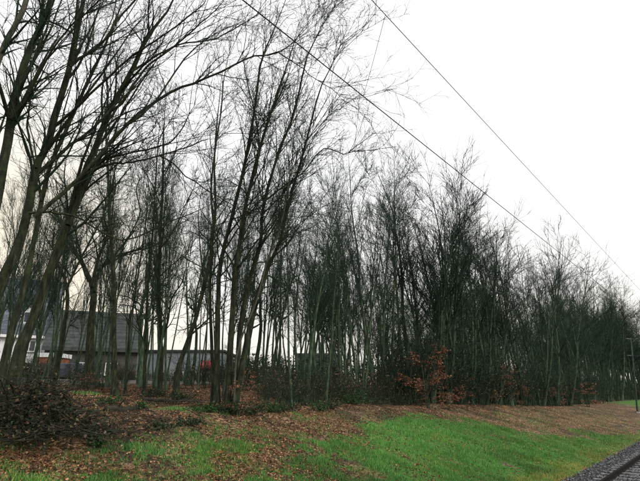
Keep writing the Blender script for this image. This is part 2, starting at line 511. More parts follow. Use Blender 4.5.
def tube_arrays(P, R, K):
    """P (n,N,3), R (n,N) -> verts, quads"""
    n, N, _ = P.shape
    T = np.empty_like(P)
    T[:, 1:-1] = P[:, 2:] - P[:, :-2]; T[:, 0] = P[:, 1] - P[:, 0]; T[:, -1] = P[:, -1] - P[:, -2]
    T = unit(T)
    mt = unit(P[:, -1] - P[:, 0])
    ref = np.where(np.abs(mt[:, 2:3]) < 0.8, np.array([[0, 0, 1.0]]), np.array([[1.0, 0.13, 0]]))
    ref = unit(np.cross(mt, ref))[:, None, :]
    U = unit(ref - (ref * T).sum(-1, keepdims=True) * T)
    V = np.cross(T, U)
    ang = np.arange(K) * 2 * np.pi / K
    ring = U[:, :, None] * np.cos(ang)[None, None, :, None] + V[:, :, None] * np.sin(ang)[None, None, :, None]
    verts = (P[:, :, None] + ring * R[:, :, None, None]).reshape(-1, 3)
    i = np.arange(n)[:, None, None] * N * K + np.arange(N - 1)[None, :, None] * K
    k = np.arange(K)[None, None, :]; k2 = (k + 1) % K
    q = np.stack([i + k, i + k2, i + K + k2, i + K + k], -1).reshape(-1, 4)
    return verts, q


def tubes_mesh(name, levels, mat):
    vs, qs, off = [], [], 0
    for P, R, K in levels:
        if len(P) == 0: continue
        v, q = tube_arrays(P, R, K)
        vs.append(v); qs.append(q + off); off += len(v)
    return new_mesh(name, np.concatenate(vs), [np.concatenate(qs)], mat, True)


def sprout(P, R, g, density, t0, t1, ang, angsd, lmin, lmax, N, wig, trop, rr, rmin, bias=None, taper=1.0, cap=None):
    """side branches of every polyline; lengths fall off towards the parent's tip by taper"""
    n, NN, _ = P.shape
    seg = np.linalg.norm(np.diff(P, axis=1), axis=-1).sum(1)
    cnt = g.poisson(seg * (t1 - t0) * density)
    par = np.repeat(np.arange(n), cnt)
    m = len(par)
    if m == 0:
        return np.zeros((0, N, 3)), np.zeros((0, N))
    t = t0 + (t1 - t0) * g.random(m)
    f = t * (NN - 1); i = np.minimum(f.astype(int), NN - 2); w = (f - i)[:, None]
    pos = P[par, i] * (1 - w) + P[par, i + 1] * w
    rad = R[par, i] * (1 - w[:, 0]) + R[par, i + 1] * w[:, 0]
    tg = unit(P[par, i + 1] - P[par, i])
    ref = unit(g.normal(size=(m, 3)))
    pe = unit(ref - (ref * tg).sum(-1, keepdims=True) * tg)
    th = np.radians(np.clip(g.normal(ang, angsd, m), 8, 110))[:, None]
    d = unit(tg * np.cos(th) + pe * np.sin(th) + (0 if bias is None else np.asarray(bias)[None]))
    ln = g.uniform(lmin, lmax, m) * (1 - taper * 0.75 * (t - t0) / max(t1 - t0, 1e-6))
    if cap is not None: ln = np.minimum(ln, cap * seg[par])
    r0 = np.minimum(np.maximum(rad * rr, rmin), np.maximum(rad * 0.95, rmin))
    Q = np.zeros((m, N, 3)); Q[:, 0] = pos
    st = (ln / (N - 1))[:, None]
    bend = g.normal(size=(m, 3)) * wig * 0.5
    for k in range(1, N):
        Q[:, k] = Q[:, k - 1] + d * st
        d = unit(d + bend + g.normal(size=(m, 3)) * wig + np.array([0, 0, trop]))
    RR = np.maximum(r0[:, None] * (1 - 0.78 * np.linspace(0, 1, N))[None], rmin * 0.7)
    return Q, RR


def resample(pts, n):
    pts = np.asarray(pts, float)
    # Catmull-Rom through the points
    p = np.vstack([2 * pts[0] - pts[1], pts, 2 * pts[-1] - pts[-2]])
    out = []
    u = np.linspace(0, len(pts) - 1 - 1e-6, n)
    for q in u:
        i = int(q); t = q - i
        a, b, c, d = p[i], p[i + 1], p[i + 2], p[i + 3]
        out.append(0.5 * (2 * b + (c - a) * t + (2 * a - 5 * b + 4 * c - d) * t * t + (3 * b - a - 3 * c + d) * t ** 3))
    return np.array(out)


# ------------------------------------------------------------------ the near trees, stem by stem
def pix_line(pts, Y, dY=0.0, n=22, ground=False):
    out = []
    for k, (px, py) in enumerate(pts):
        out.append(at(px, py, Y + dY * k / (len(pts) - 1)))
    if ground:
        p0 = out[0]; z = float(gz(p0[0], p0[1])) - 0.25
        if p0[2] > z: out[0] = np.array([p0[0], p0[1], z])
    return resample(out, n)


def near_tree(name, label, stems, limbs, seed, Y, group=None, mat='bark_near', b1=1.1, l1=(0.9, 2.8), t0=0.36, bias=(0.12, -0.05, 0.1), fine=1.0, stem_name=None, rmin=0.0042):
    """stems, limbs: (pixel points, radius px at start, at end, Y offset at end)"""
    g = np.random.default_rng(seed)
    base = pix_line(stems[0][0], Y, 0, 4, True)[0]
    org = np.array([base[0], base[1], float(gz(base[0], base[1]))])
    root = empty(name, org, label, 'tree', group)
    pxm = Y * 1.0 / 480.0
    allP, allR = [], []
    for grp, isstem in ((stems, True), (limbs, False)):
        for item in grp:
            pts, r0, r1, dy = item[:4]
            y0 = Y + (item[4] if len(item) > 4 else 0)
            n = 24
            P = pix_line(pts, y0, dy, n, isstem) - org
            P[2:] += np.cumsum(g.normal(size=(n - 2, 3)) * 0.006, 0) + g.normal(size=(n - 2, 3)) * 0.008
            t = np.linspace(0, 1, n)
            R = (r0 + (r1 - r0) * t ** 0.75) * pxm * 0.66 * np.where(t > 0.8, 1 - 0.8 * (t - 0.8) / 0.2, 1.0)
            if isstem:
                R = R * (1 + 0.9 * np.exp(-t * 34)) * (1 + 0.05 * np.sin(t * 40 + g.random() * 6))
            me = tubes_mesh('stem' if isstem else 'limb', [(P[None], R[None], 10 if isstem else 7)], M[item[5] if len(item) > 5 else mat])
            link((stem_name or 'trunk') if isstem else 'limb', me, root)
            allP.append(P); allR.append(R)
    P0, R0 = np.array(allP), np.array(allR)
    ns = len(stems)
    bs = np.array(bias if bias is not None else (0, 0, 0.05))
    long_ = sprout(P0[:ns], R0[:ns], g, b1 * 0.75, t0, 0.97, 27, 9, l1[1] * 0.9, l1[1] * 1.75, 13, 0.05, 0.015, 0.5, rmin * 2.4, bs * 1.5, 0.55)
    if len(limbs):
        l2 = sprout(P0[ns:], R0[ns:], g, b1 * 0.55, 0.15, 0.95, 26, 9, l1[1] * 0.6, l1[1] * 1.2, 13, 0.05, 0.015, 0.55, rmin * 2.2, bs, 0.5)
        long_ = (np.concatenate([long_[0], l2[0]]), np.concatenate([long_[1], l2[1]]))
    parts = [sprout(P0[:ns], R0[:ns], g, b1 * 1.25, t0, 1.0, 44, 14, l1[0], l1[1], 9, 0.10, 0.03, 0.4, rmin * 1.8, bs, 0.6)]
    if len(limbs):
        parts.append(sprout(P0[ns:], R0[ns:], g, b1 * 1.9, 0.1, 1.0, 38, 13, l1[0] * 0.7, l1[1] * 0.95, 9, 0.10, 0.04, 0.55, rmin * 1.8, bs, 0.5))
    parts.append(sprout(*long_, g, 1.5, 0.15, 1.0, 33, 11, 0.7, 2.0, 9, 0.09, 0.03, 0.6, rmin * 1.6, bs * 0.5, 0.55))
    P1 = np.concatenate([p[0] for p in parts]); R1 = np.concatenate([p[1] for p in parts])
    P2, R2 = sprout(P1, R1, g, 3.0 * fine, 0.12, 1.0, 38, 13, 0.45, 1.4, 6, 0.13, 0.03, 0.65, rmin * 1.25, None, 0.5, 0.7)
    P3, R3 = sprout(P2, R2, g, 3.8 * fine, 0.1, 1.0, 40, 14, 0.2, 0.75, 4, 0.15, 0.03, 0.7, rmin, None, 0.3)
    P3b, R3b = sprout(P1, R1, g, 2.4 * fine, 0.15, 1.0, 42, 14, 0.2, 0.8, 4, 0.15, 0.03, 0.5, rmin, None, 0.3)
    P3 = np.concatenate([P3, P3b]); R3 = np.concatenate([R3, R3b])
    P4, R4 = sprout(P3, R3, g, 1.1 * fine, 0.2, 1.0, 42, 14, 0.1, 0.4, 3, 0.18, 0.02, 0.7, rmin * 0.9, None, 0.2)
    if len(long_[0]):
        link('branches', tubes_mesh('branches', [(*long_, 6)], M[mat]), root)['kind'] = 'stuff'
    me = tubes_mesh('crown', [(P1, R1, 5), (P2, R2, 4), (P3, R3, 3), (P4, R4, 3)], M['twig'])
    link('crown', me, root)
    return root


near_tree('leaning_tree', 'thick leaning bare tree at the far left edge, its foot outside the picture',
          [([(-75, 420), (-35, 310), (-6, 210), (6, 150), (15, 100), (30, 50), (45, 20), (55, -10), (75, -60), (100, -120)], 10, 4, 0.6)],
          [([(-20, 250), (-18, 170), (-8, 90), (5, 48), (18, 22), (30, -12), (38, -50)], 6, 4, -0.5, 0, 'bark_pale'),
           ([(10, 120), (30, 95), (48, 60), (70, 30), (92, 10), (120, -20)], 2.4, 1.0, -0.8)], 1, 9.2, b1=1.3)
near_tree('leaning_tree', 'stout mossy leaning tree just right of the leftmost trunk, forking near the top',
          [([(-42, 425), (-22, 350), (2, 282), (14, 258), (28, 215), (36, 168), (48, 148), (58, 109), (70, 66), (78, 31), (84, 0), (92, -50), (105, -110)], 9.5, 3.5, 0.5)],
          [([(29, 213), (48, 212), (64, 214), (78, 217), (109, 236), (131, 239), (162, 226), (200, 210), (225, 195)], 2.2, 0.8, 0.8),
           ([(34, 217), (60, 196), (81, 176), (105, 150), (125, 128), (137, 120), (160, 98), (185, 60), (215, 35), (250, 20)], 3.8, 1.0, 1.2),
           ([(56, 125), (76, 108), (103, 84), (131, 59), (160, 40), (200, 10), (215, -10)], 2.6, 0.9, -1.0),
           ([(70, 66), (84, 55), (100, 45), (118, 20), (140, -5), (160, -30)], 3.0, 1.5, 0.4),
           ([(36, 168), (28, 130), (30, 95), (26, 60), (32, 20)], 2.2, 0.9, 0.6)], 2, 10.0, b1=1.2)
near_tree('leaning_tree', 'slimmer leaning tree between two stout mossy trunks at left, in front of the white house',
          [([(-8, 412), (5, 355), (19, 307), (27, 275), (33, 243), (41, 201), (50, 165), (67, 129), (82, 95), (103, 50), (120, 10), (140, -40)], 5.5, 2.0, 0.6)],
          [([(41, 201), (36, 170), (44, 140), (42, 110)], 1.8, 0.7, 0.5)], 3, 10.7, b1=1.1)
near_tree('leaning_tree', 'long mossy leaning tree rising from behind the brush pile with limbs arching far right',
          [([(6, 408), (20, 352), (30, 328), (40, 300), (52, 265), (65, 232), (75, 206), (85, 172), (94, 150), (109, 112), (131, 72), (147, 37), (169, 6), (190, -40)], 9.0, 3.4, 0.9)],
          [([(68, 225), (82, 194), (100, 158), (120, 132), (144, 109), (175, 90), (200, 81), (230, 68), (251, 57), (279, 53), (300, 36), (318, 18)], 4.2, 1.0, 1.8),
           ([(279, 53), (300, 66), (314, 78), (334, 90), (352, 110)], 1.3, 0.5, 0.6, 1.5),
           ([(85, 172), (112, 164), (134, 162), (169, 154), (200, 143), (212, 138)], 2.2, 0.9, 0.9),
           ([(160, 156), (172, 162), (187, 177), (217, 197), (253, 215), (290, 222)], 1.6, 0.6, 0.9, 0.7),
           ([(80, 186), (95, 170), (112, 157), (150, 150), (175, 139), (187, 120), (200, 95)], 2.0, 0.8, -0.8),
           ([(109, 112), (124, 102), (146, 70), (175, 48), (205, 22), (228, 0)], 2.6, 0.9, -0.6),
           ([(131, 72), (150, 60), (180, 45), (215, 40), (248, 22), (270, 4)], 2.2, 0.8, 1.2)], 4, 11.2, b1=1.2)
near_tree('clump_tree', 'many-stemmed mossy tree clump left of centre, its crown fanning out over the wires',
          [([(217, 416), (217, 370), (218, 315), (219, 280), (226, 240), (240, 187), (249, 145), (257, 98), (263, 59), (279, 20), (290, -10)], 5.0, 1.2, 0.3),
           ([(224, 418), (229, 380), (231, 333), (235, 277), (241, 235), (250, 190), (262, 140), (275, 100), (290, 55), (300, 15)], 6.0, 1.2, -0.5, -0.1),
           ([(229, 416), (236, 390), (240, 326), (250, 277), (261, 240), (262, 215), (270, 180), (283, 140), (295, 110), (306, 59), (322, 23), (330, -5)], 4.8, 1.0, 0.8, 0.1),
           ([(232, 416), (246, 345), (257, 296), (272, 259), (281, 240), (290, 200), (300, 165), (308, 135), (318, 95), (334, 60), (345, 35)], 4.2, 0.8, -0.9, -0.15),
           ([(213, 414), (212, 350), (210, 290), (213, 230), (212, 180), (220, 120), (226, 70), (235, 30)], 3.0, 0.8, 0.9, 0.2),
           ([(234, 414), (238, 352), (258, 300), (268, 262), (280, 232), (288, 200), (293, 170), (297, 140)], 1.7, 0.7, -1.2, -0.2, 'bark_pale')],
          [([(266, 200), (285, 186), (303, 173), (323, 150), (345, 155), (356, 150)], 1.6, 0.6, -0.6),
           ([(250, 190), (258, 160), (256, 120), (246, 80), (240, 40)], 1.8, 0.7, 0.5),
           ([(262, 215), (284, 192), (300, 170), (312, 140), (326, 118)], 1.5, 0.5, 0.8)],
          5, 15.5, b1=1.75, l1=(0.8, 2.4), t0=0.3, bias=(0.06, -0.03, 0.12), stem_name='stem', rmin=0.0055)
near_tree('slanting_tree', 'slanting bare tree left of the many-stemmed clump with one low side limb',
          [([(176, 398), (178, 370), (187, 342), (197, 312), (209, 262), (213, 235), (216, 200), (214, 160), (218, 110), (222, 70)], 4.6, 1.0, 0.8)],
          [([(188, 338), (200, 326), (212, 315), (224, 303), (228, 285)], 1.6, 0.8, 0.6)], 6, 18.5, b1=1.2, rmin=0.0062)
near_tree('upright_tree', 'upright bare tree left of the slanting one, in front of the pale blue building',
          [([(159, 396), (161, 350), (159, 300), (161, 240), (164, 180), (165, 130), (168, 90)], 4.2, 1.1, 0.5)],
          [([(160, 345), (168, 322), (172, 300), (184, 280), (190, 255)], 2.0, 0.8, 0.7)], 7, 19.5, b1=1.2, rmin=0.0062)
near_tree('upright_tree', 'thin bare tree with forked foot beside the upright trunk at left',
          [([(144, 396), (146, 350), (147, 300), (152, 250), (155, 200), (158, 150), (160, 115)], 2.6, 0.8, 0.5)],
          [([(146, 350), (139, 325), (134, 300), (130, 275)], 1.5, 0.6, 0.6)], 8, 18.6, b1=1.1, rmin=0.0062)
near_tree('upright_tree', 'straight bare tree at left standing against the long dark roof',
          [([(117, 392), (114, 340), (114, 282), (110, 220), (108, 170), (107, 130), (112, 95)], 4.6, 1.1, 0.6)],
          [([(113, 300), (104, 280), (98, 262), (84, 250)], 1.5, 0.7, 0.7)], 9, 17.3, b1=1.2, rmin=0.0062)
near_tree('crooked_tree', 'thick crooked tree with twisting limbs before the long dark roof at left',
          [([(92, 382), (90, 340), (94, 292), (88, 275), (82, 262), (67, 237), (60, 220), (48, 200)], 6.5, 1.5, 0.5)],
          [([(94, 292), (100, 270), (112, 258), (135, 250), (155, 245), (170, 232)], 3.0, 0.9, 1.2),
           ([(92, 287), (98, 260), (108, 235), (104, 212), (116, 190), (112, 165)], 3.0, 0.9, -0.8),
           ([(112, 258), (128, 238), (140, 212), (136, 188), (148, 168)], 1.6, 0.7, 0.5, 0.6)], 10, 24, b1=1.5, t0=0.5, bias=None, rmin=0.007)
near_tree('crooked_tree', 'slim crooked tree with a forked top right behind the leaning trunks at left',
          [([(52, 384), (60, 350), (67, 305), (65, 280), (57, 262), (52, 240), (56, 210)], 3.8, 1.2, 0.4)],
          [([(66, 290), (76, 268), (95, 232), (105, 212), (108, 180)], 2.4, 0.8, 0.8)], 12, 20, b1=1.4, t0=0.5, bias=None, rmin=0.0062)
near_tree('upright_tree', 'thinnest pole-like bare tree between straight trunk and forked-foot tree at left',
          [([(126, 392), (128, 340), (133, 300), (140, 255), (145, 215), (147, 170)], 1.9, 0.7, 0.5)], [], 13, 18, b1=1.1, rmin=0.0062)


# ------------------------------------------------------------------ woodland trees: prototypes and copies
def wood_tree(name, seed, H, nst, spread, r0, b1, steep, mat='bark', low=0.3, fine=1.0, wob=0.085, l1=(0.16, 0.32), tk=1.0, trop=0.05, brush=False):
    g = np.random.default_rng(seed)
    root = empty(name, (0, -400 - 20 * seed, 0), '', 'tree')
    N = 15
    Ps, Rs = [], []
    for k in range(nst):
        h = H * (1 if k == 0 else g.uniform(0.78, 0.97))
        az = g.uniform(0, 6.28)
        d = np.array([math.cos(az) * spread, math.sin(az) * spread, 1.0]); d /= np.linalg.norm(d)
        p = np.array([math.cos(az) * 0.12, math.sin(az) * 0.12, -0.3]) * (1 if nst > 1 else 0) + np.array([0, 0, -0.3 if nst == 1 else 0])
        P = [p]
        for i in range(1, N):
            d = unit(d + g.normal(size=3) * max(0.045, wob * 0.9 if wob > 0.12 else 0) + np.array([0, 0, 0.015]))
            P.append(P[-1] + d * h / (N - 1) / max(d[2], .7))
        P = np.array(P); t = np.linspace(0, 1, N)
        rr = r0 * (1 if k == 0 else g.uniform(0.65, 0.95))
        R = rr * (1 - 0.92 * t ** 0.85) * (1 + 0.5 * np.exp(-t * 22))
        link('trunk' if nst == 1 else 'stem', tubes_mesh('trunk', [(P[None], R[None], 8)], M[mat]), root)
        Ps.append(P); Rs.append(R)
    P0, R0 = np.array(Ps), np.array(Rs)
    P1, R1 = sprout(P0, R0, g, b1, low, 0.97, steep, 10, l1[0] * H, l1[1] * H, 11, wob, trop, 0.55, 0.012, None, 0.6)
    k_ = 0.66 if brush else 1.0
    P2, R2 = sprout(P1, R1, g, 2.6 * fine, 0.12, 1.0, 36 * k_, 12 * k_, 0.8, 2.2, 6, wob * 1.5, 0.05, 0.65, 0.011 * tk, None, 0.5, 0.6)
    P3, R3 = sprout(P2, R2, g, 3.4 * fine, 0.1, 1.0, 38 * k_, 13 * k_, 0.4, 1.1, 4, 0.13 * k_, 0.05, 0.7, 0.0085 * tk, None, 0.3)
    P3b, R3b = sprout(P1, R1, g, 2.2 * fine, 0.15, 1.0, 40 * k_, 13 * k_, 0.35, 1.1, 4, 0.13 * k_, 0.05, 0.5, 0.0085 * tk, None, 0.3)
    P3 = np.concatenate([P3, P3b]); R3 = np.concatenate([R3, R3b])
    P4, R4 = sprout(P3, R3, g, 1.3 * fine, 0.2, 1.0, 40 * k_, 13 * k_, 0.2, 0.55, 3, 0.15 * k_, 0.04, 0.75, 0.0072 * tk, None, 0.2)
    link('crown', tubes_mesh('crown', [(P1, R1, 4), (P2, R2, 3), (P3, R3, 3), (P4, R4, 3)], M['twig']), root)
    root['H'] = H
    return root


protos = [wood_tree('bare_tree', 101, 14, 1, 0.0, 0.15, 1.8, 34),
          wood_tree('bare_tree', 102, 15, 1, 0.04, 0.17, 2.1, 38, low=0.25),
          wood_tree('bare_tree', 103, 14, 2, 0.06, 0.13, 1.5, 33),
          wood_tree('bare_tree', 104, 13, 3, 0.10, 0.12, 1.3, 32, low=0.35),
          wood_tree('bare_tree', 105, 14, 4, 0.12, 0.11, 1.1, 32, low=0.35),
          wood_tree('bare_tree', 106, 15, 1, 0.05, 0.12, 1.8, 30, low=0.4),
          wood_tree('bare_tree', 107, 14, 2, 0.10, 0.14, 1.7, 40, low=0.22),
          wood_tree('bare_tree', 108, 13, 1, 0.06, 0.19, 2.4, 46, low=0.22),
          wood_tree('bare_tree', 109, 12, 1, 0.05, 0.19, 2.0, 55, low=0.3, wob=0.17),
          wood_tree('bare_tree', 110, 12, 2, 0.12, 0.16, 1.6, 52, low=0.3, wob=0.16),
          wood_tree('bare_tree', 111, 14, 3, 0.13, 0.12, 1.25, 24, low=0.28, wob=0.04, l1=(0.22, 0.42), trop=-0.012, fine=0.85, brush=True),
          wood_tree('bare_tree', 112, 14, 4, 0.16, 0.11, 1.05, 26, low=0.3, wob=0.045, l1=(0.2, 0.4), trop=-0.012, fine=0.85, brush=True),
          wood_tree('bare_tree', 113, 14, 2, 0.09, 0.13, 1.5, 25, low=0.3, wob=0.04, l1=(0.22, 0.42), trop=-0.008, fine=0.85, brush=True)]
used = [False] * len(protos)


def place(kind, x, y, H, label, group, rz=None, lean=0.0, wid=1.0):
    p = protos[kind]
    k = H / p['H']
    loc = (x, y, float(gz(x, y)))
    r = copy_tree(p, loc, 0, (k * wid, k * wid, k), label, group)
    r.rotation_mode = 'ZXY'
    r.rotation_euler = (rng.normal() * 0.02, lean + rng.normal() * 0.015, rng.uniform(0, 6.28) if rz is None else rz)
    return r


def top_height(x, y, py):
    """height that brings a top at (x, y) to photo row py"""
    up = (240.5 - py) / 480.0
    # solve z for the row: (z*CP - y*SP)/(y*CP + z*SP) = up
    z = y * (SP + up * CP) / (CP - up * SP)
    return z + CAMZ - float(gz(x, y))


ORD = ['first', 'second', 'third', 'fourth', 'fifth', 'sixth', 'seventh', 'eighth', 'ninth', 'tenth', 'eleventh', 'twelfth',
       'thirteenth', 'fourteenth', 'fifteenth', 'sixteenth', 'seventeenth', 'eighteenth', 'nineteenth', 'twentieth']
# front row right of the clump: column, depth, top row, kind
front_mid = [(291, 18.5, 165, 5), (306, 21, 170, 0), (326, 19.5, 180, 5), (343, 23.5, 170, 12), (362, 24.5, 155, 11), (378, 26, 143, 12), (393, 26.5, 158, 5)]
for k, (px, Y, top, kd) in enumerate(front_mid):
    x = ground_x(px, Y)
    place(kd, x, Y, (1.02 if px > 350 else 0.95) * top_height(x, Y, top), 'bare woodland tree, %s trunk right of the many-stemmed clump' % ORD[k], 'bare trees in the middle of the woodland edge',
          lean=0.06 if px == 393 else 0.0, wid=0.8)
front_right = [(403, 29, 172, 5, 0.05), (417, 30, 156, 12, 0.0), (431, 28.5, 170, 11, 0.03), (446, 29, 163, 10, 0), (458, 30.5, 162, 10, 0.02), (470, 31.5, 176, 11, 0.03), (484, 33, 182, 12, 0.02),
               (498, 35, 190, 11, 0.04), (513, 37, 202, 10, 0.03), (527, 40, 212, 10, 0.04), (541, 43, 218, 11, 0.05), (555, 47, 228, 12, 0.05), (569, 51, 238, 11, 0.06),
               (583, 57, 248, 10, 0.06), (596, 63, 262, 10, 0.07), (609, 71, 272, 11, 0.07), (621, 80, 280, 12, 0.06), (633, 92, 288, 11, 0.06), (645, 105, 296, 10, 0.05)]
for k, (px, Y, top, kd, ln) in enumerate(front_right):
    x = ground_x(px, Y)
    place(kd, x, Y, np.interp(px, [410, 440, 500, 540, 650], [0.95, 0.88, 0.90, 0.89, 0.94]) * top_height(x, Y, top), 'front-row bare tree of the dense wood, %s one counted rightwards from the sky gap' % ORD[k],
          'front row of the dense wood along the track', lean=ln, wid=1.12)

# the wood behind the front row
pts = []


def fill(count, s_rng, a_rng, px_rng, ymin, gap):
    n0, tries = len(pts), 0
    while len(pts) - n0 < count and tries < 30000:
        tries += 1
        x, y = xy(rng.uniform(*s_rng), a_rng[0] + (a_rng[1] - a_rng[0]) * rng.random() ** 1.2)
        if y < ymin: continue
        px = 320 + 480 * x / (y * CP)
        if not px_rng[0] < px < px_rng[1]: continue
        if 40.5 < y < 47.5 and x < 13: continue
        if 47.5 <= y < 70 and px < 300: continue
        if 386 < px < 430 and y < 75 and rng.random() < 0.93: continue
        if any((x - q[0]) ** 2 + (y - q[1]) ** 2 < gap for q in pts): continue
        pts.append((x, y, px))


fill(58, (-20, 30), (15, 60), (-20, 280), 18.5, 2.2)
fill(24, (8, 70), (14, 50), (280, 410), 21, 3.0)
fill(125, (15, 170), (14, 55), (410, 700), 25, 2.6)
far0 = len(pts)
fill(34, (20, 130), (20, 110), (226, 425), 70, 5.0)
far_pts = set(pts[far0:])
pts.sort(key=lambda q: q[1])
seen = {}
for x, y, px in pts:
    left = px < 280
    kd = int(rng.choice([8, 9, 5, 5, 12, 10, 0])) if left else int(rng.choice([10, 11, 12, 12, 5, 0, 3] if px < 540 else [10, 11, 12, 6, 7, 3, 4]))
    top = np.interp(px, [-20, 60, 200, 280, 330, 380, 460, 520, 580, 640, 700], [150, 175, 160, 165, 172, 165, 186, 220, 256, 296, 312]) + rng.uniform(-8, 40 if left else 24)
    H = float(np.clip(top_height(x, y, top) * (0.95 if left else np.interp(px, [300, 400, 520, 580, 640], [0.8, 0.66, 0.62, 0.70, 0.8]) * (1.3 if sa(x, y)[1] < 19 and px > 425 else 1.0)), 5.0, 20))
    if (x, y, px) in far_pts: H = rng.uniform(8, 12)
    if left:
        ref = min([(18, 'the leaning trunks'), (66, 'the slim crooked tree'), (92, 'the thick crooked tree'), (115, 'the straight trunk'), (145, 'the forked-foot tree'), (176, 'the slanting tree'), (224, 'the many-stemmed clump'), (262, 'the ivy right of the clump')], key=lambda q: abs(q[0] - px))[1]
        key, grp = 'far bare tree %%s behind %s, before the road' % ref, 'trees at the back left before the road'
    elif px < 398:
        k = min(range(len(front_mid)), key=lambda i: abs(front_mid[i][0] - px))
        key, grp = 'bare tree %%s behind the %s trunk right of the many-stemmed clump' % ORD[k], 'trees deep in the middle of the wood'
    else:
        k = min(range(len(front_right)), key=lambda i: abs(front_right[i][0] - px))
        key, grp = 'bare tree %%s behind the %s front-row tree of the dense wood' % ORD[k], 'trees deep in the dense wood'
    c = seen.get(key, 0); seen[key] = c + 1
    lab = key % ('nearest' if c == 0 else (ORD[c] + ' back') if c < len(ORD) else 'farthest back')
    place(kd, x, y, H, lab, grp, lean=rng.normal() * 0.045, wid=rng.uniform(0.45, 0.7) if left else rng.uniform(0.8, 1.15))

# remove the prototypes themselves
for p in protos:
    for ch in list(p.children):
        bpy.data.objects.remove(ch)
    bpy.data.objects.remove(p)


# ------------------------------------------------------------------ leaf helpers
def leaf_quads(pos, size, g, flat=0.5, aspect=0.62, up=None):
    """folded diamond leaves; returns verts (n*4) and tris"""
    n = len(pos)
    a = unit(g.normal(size=(n, 3)) * np.array([1, 1, flat]))
    b = unit(np.cross(a, unit(g.normal(size=(n, 3)) * np.array([flat, flat, 1]) + np.array([0, 0, 0.01]))))
    nn = np.cross(a, b)
    s = np.asarray(size)[:, None]
    v = np.stack([pos - a * s * 0.5, pos + b * s * aspect * 0.5 + nn * s * 0.12, pos + a * s * 0.5, pos - b * s * aspect * 0.5 + nn * s * 0.12], 1)
    i = 4 * np.arange(n)[:, None]
    f = np.concatenate([i + np.array([[0, 1, 2]]), i + np.array([[0, 2, 3]])], 0)
    return v.reshape(-1, 3), f


BROWNS = np.array([(0.16, 0.080, 0.047), (0.23, 0.13, 0.080), (0.09, 0.046, 0.029), (0.36, 0.25, 0.165), (0.04, 0.024, 0.017), (0.20, 0.095, 0.048), (0.05, 0.033, 0.022), (0.26, 0.19, 0.10)])
COPPER = np.array([(0.22, 0.088, 0.050), (0.30, 0.135, 0.075), (0.13, 0.05, 0.032), (0.26, 0.14, 0.085), (0.10, 0.045, 0.03)])
GREENS = np.array([(0.025, 0.075, 0.016), (0.04, 0.11, 0.022), (0.018, 0.05, 0.012), (0.055, 0.12, 0.03)])


def pick(pal, n, g, sp=0.2):
    c = pal[g.integers(0, len(pal), n)] * g.uniform(1 - sp, 1 + sp, (n, 1))
    return np.repeat(c, 4, 0)


# ------------------------------------------------------------------ shrubs, saplings and beech bushes
def thicket(name, seed, H, nst, rad, leaves=0, pal=None, cat='shrub'):
    g = np.random.default_rng(seed)
    root = empty(name, (0, -900 - seed, 0), '', cat)
    N = 8
    az = g.uniform(0, 6.28, nst); ro = rad * 0.35 * np.sqrt(g.random(nst))
    P = np.zeros((nst, N, 3)); P[:, 0] = np.stack([np.cos(az) * ro, np.sin(az) * ro, np.full(nst, -0.08)], -1)
    d = unit(np.stack([np.cos(az) * 0.25 + g.normal(size=nst) * 0.15, np.sin(az) * 0.25 + g.normal(size=nst) * 0.15, np.ones(nst)], -1))
    h = H * g.uniform(0.45, 1.0, nst)
    for k in range(1, N):
        P[:, k] = P[:, k - 1] + d * (h / (N - 1))[:, None]
        d = unit(d + g.normal(size=(nst, 3)) * 0.09)
    R = (0.007 + 0.011 * g.random(nst))[:, None] * (1 - 0.75 * np.linspace(0, 1, N))[None]
    P1, R1 = sprout(P, R, g, 4.0, 0.12, 1, 38, 14, 0.3, 1.2, 5, 0.12, 0.04, 0.65, 0.007, None, 0.5)
    P2, R2 = sprout(P1, R1, g, 5, 0.1, 1, 40, 14, 0.15, 0.5, 4, 0.15, 0.03, 0.7, 0.006, None, 0.3)
    link('stems', tubes_mesh('stems', [(P, R, 5)], M['bark']), root)['kind'] = 'stuff'
    link('twigs', tubes_mesh('twigs', [(P1, R1, 3), (P2, R2, 3)], M['twig']), root)['kind'] = 'stuff'
    if leaves:
        ends = np.concatenate([P1[:, 2:].reshape(-1, 3), P2[:, 1:].reshape(-1, 3)])
        q = ends[g.integers(0, len(ends), leaves)] + g.normal(size=(leaves, 3)) * 0.04
        v, f = leaf_quads(q, g.uniform(0.05, 0.09, leaves), g, 0.5)
        link('leaves', new_mesh('leaves', v, [f], M['leaf'] if pal is not GREENS else M['green_leaf'], False, pick(pal, leaves, g)), root)['kind'] = 'stuff'
    root['H'] = H
    return root


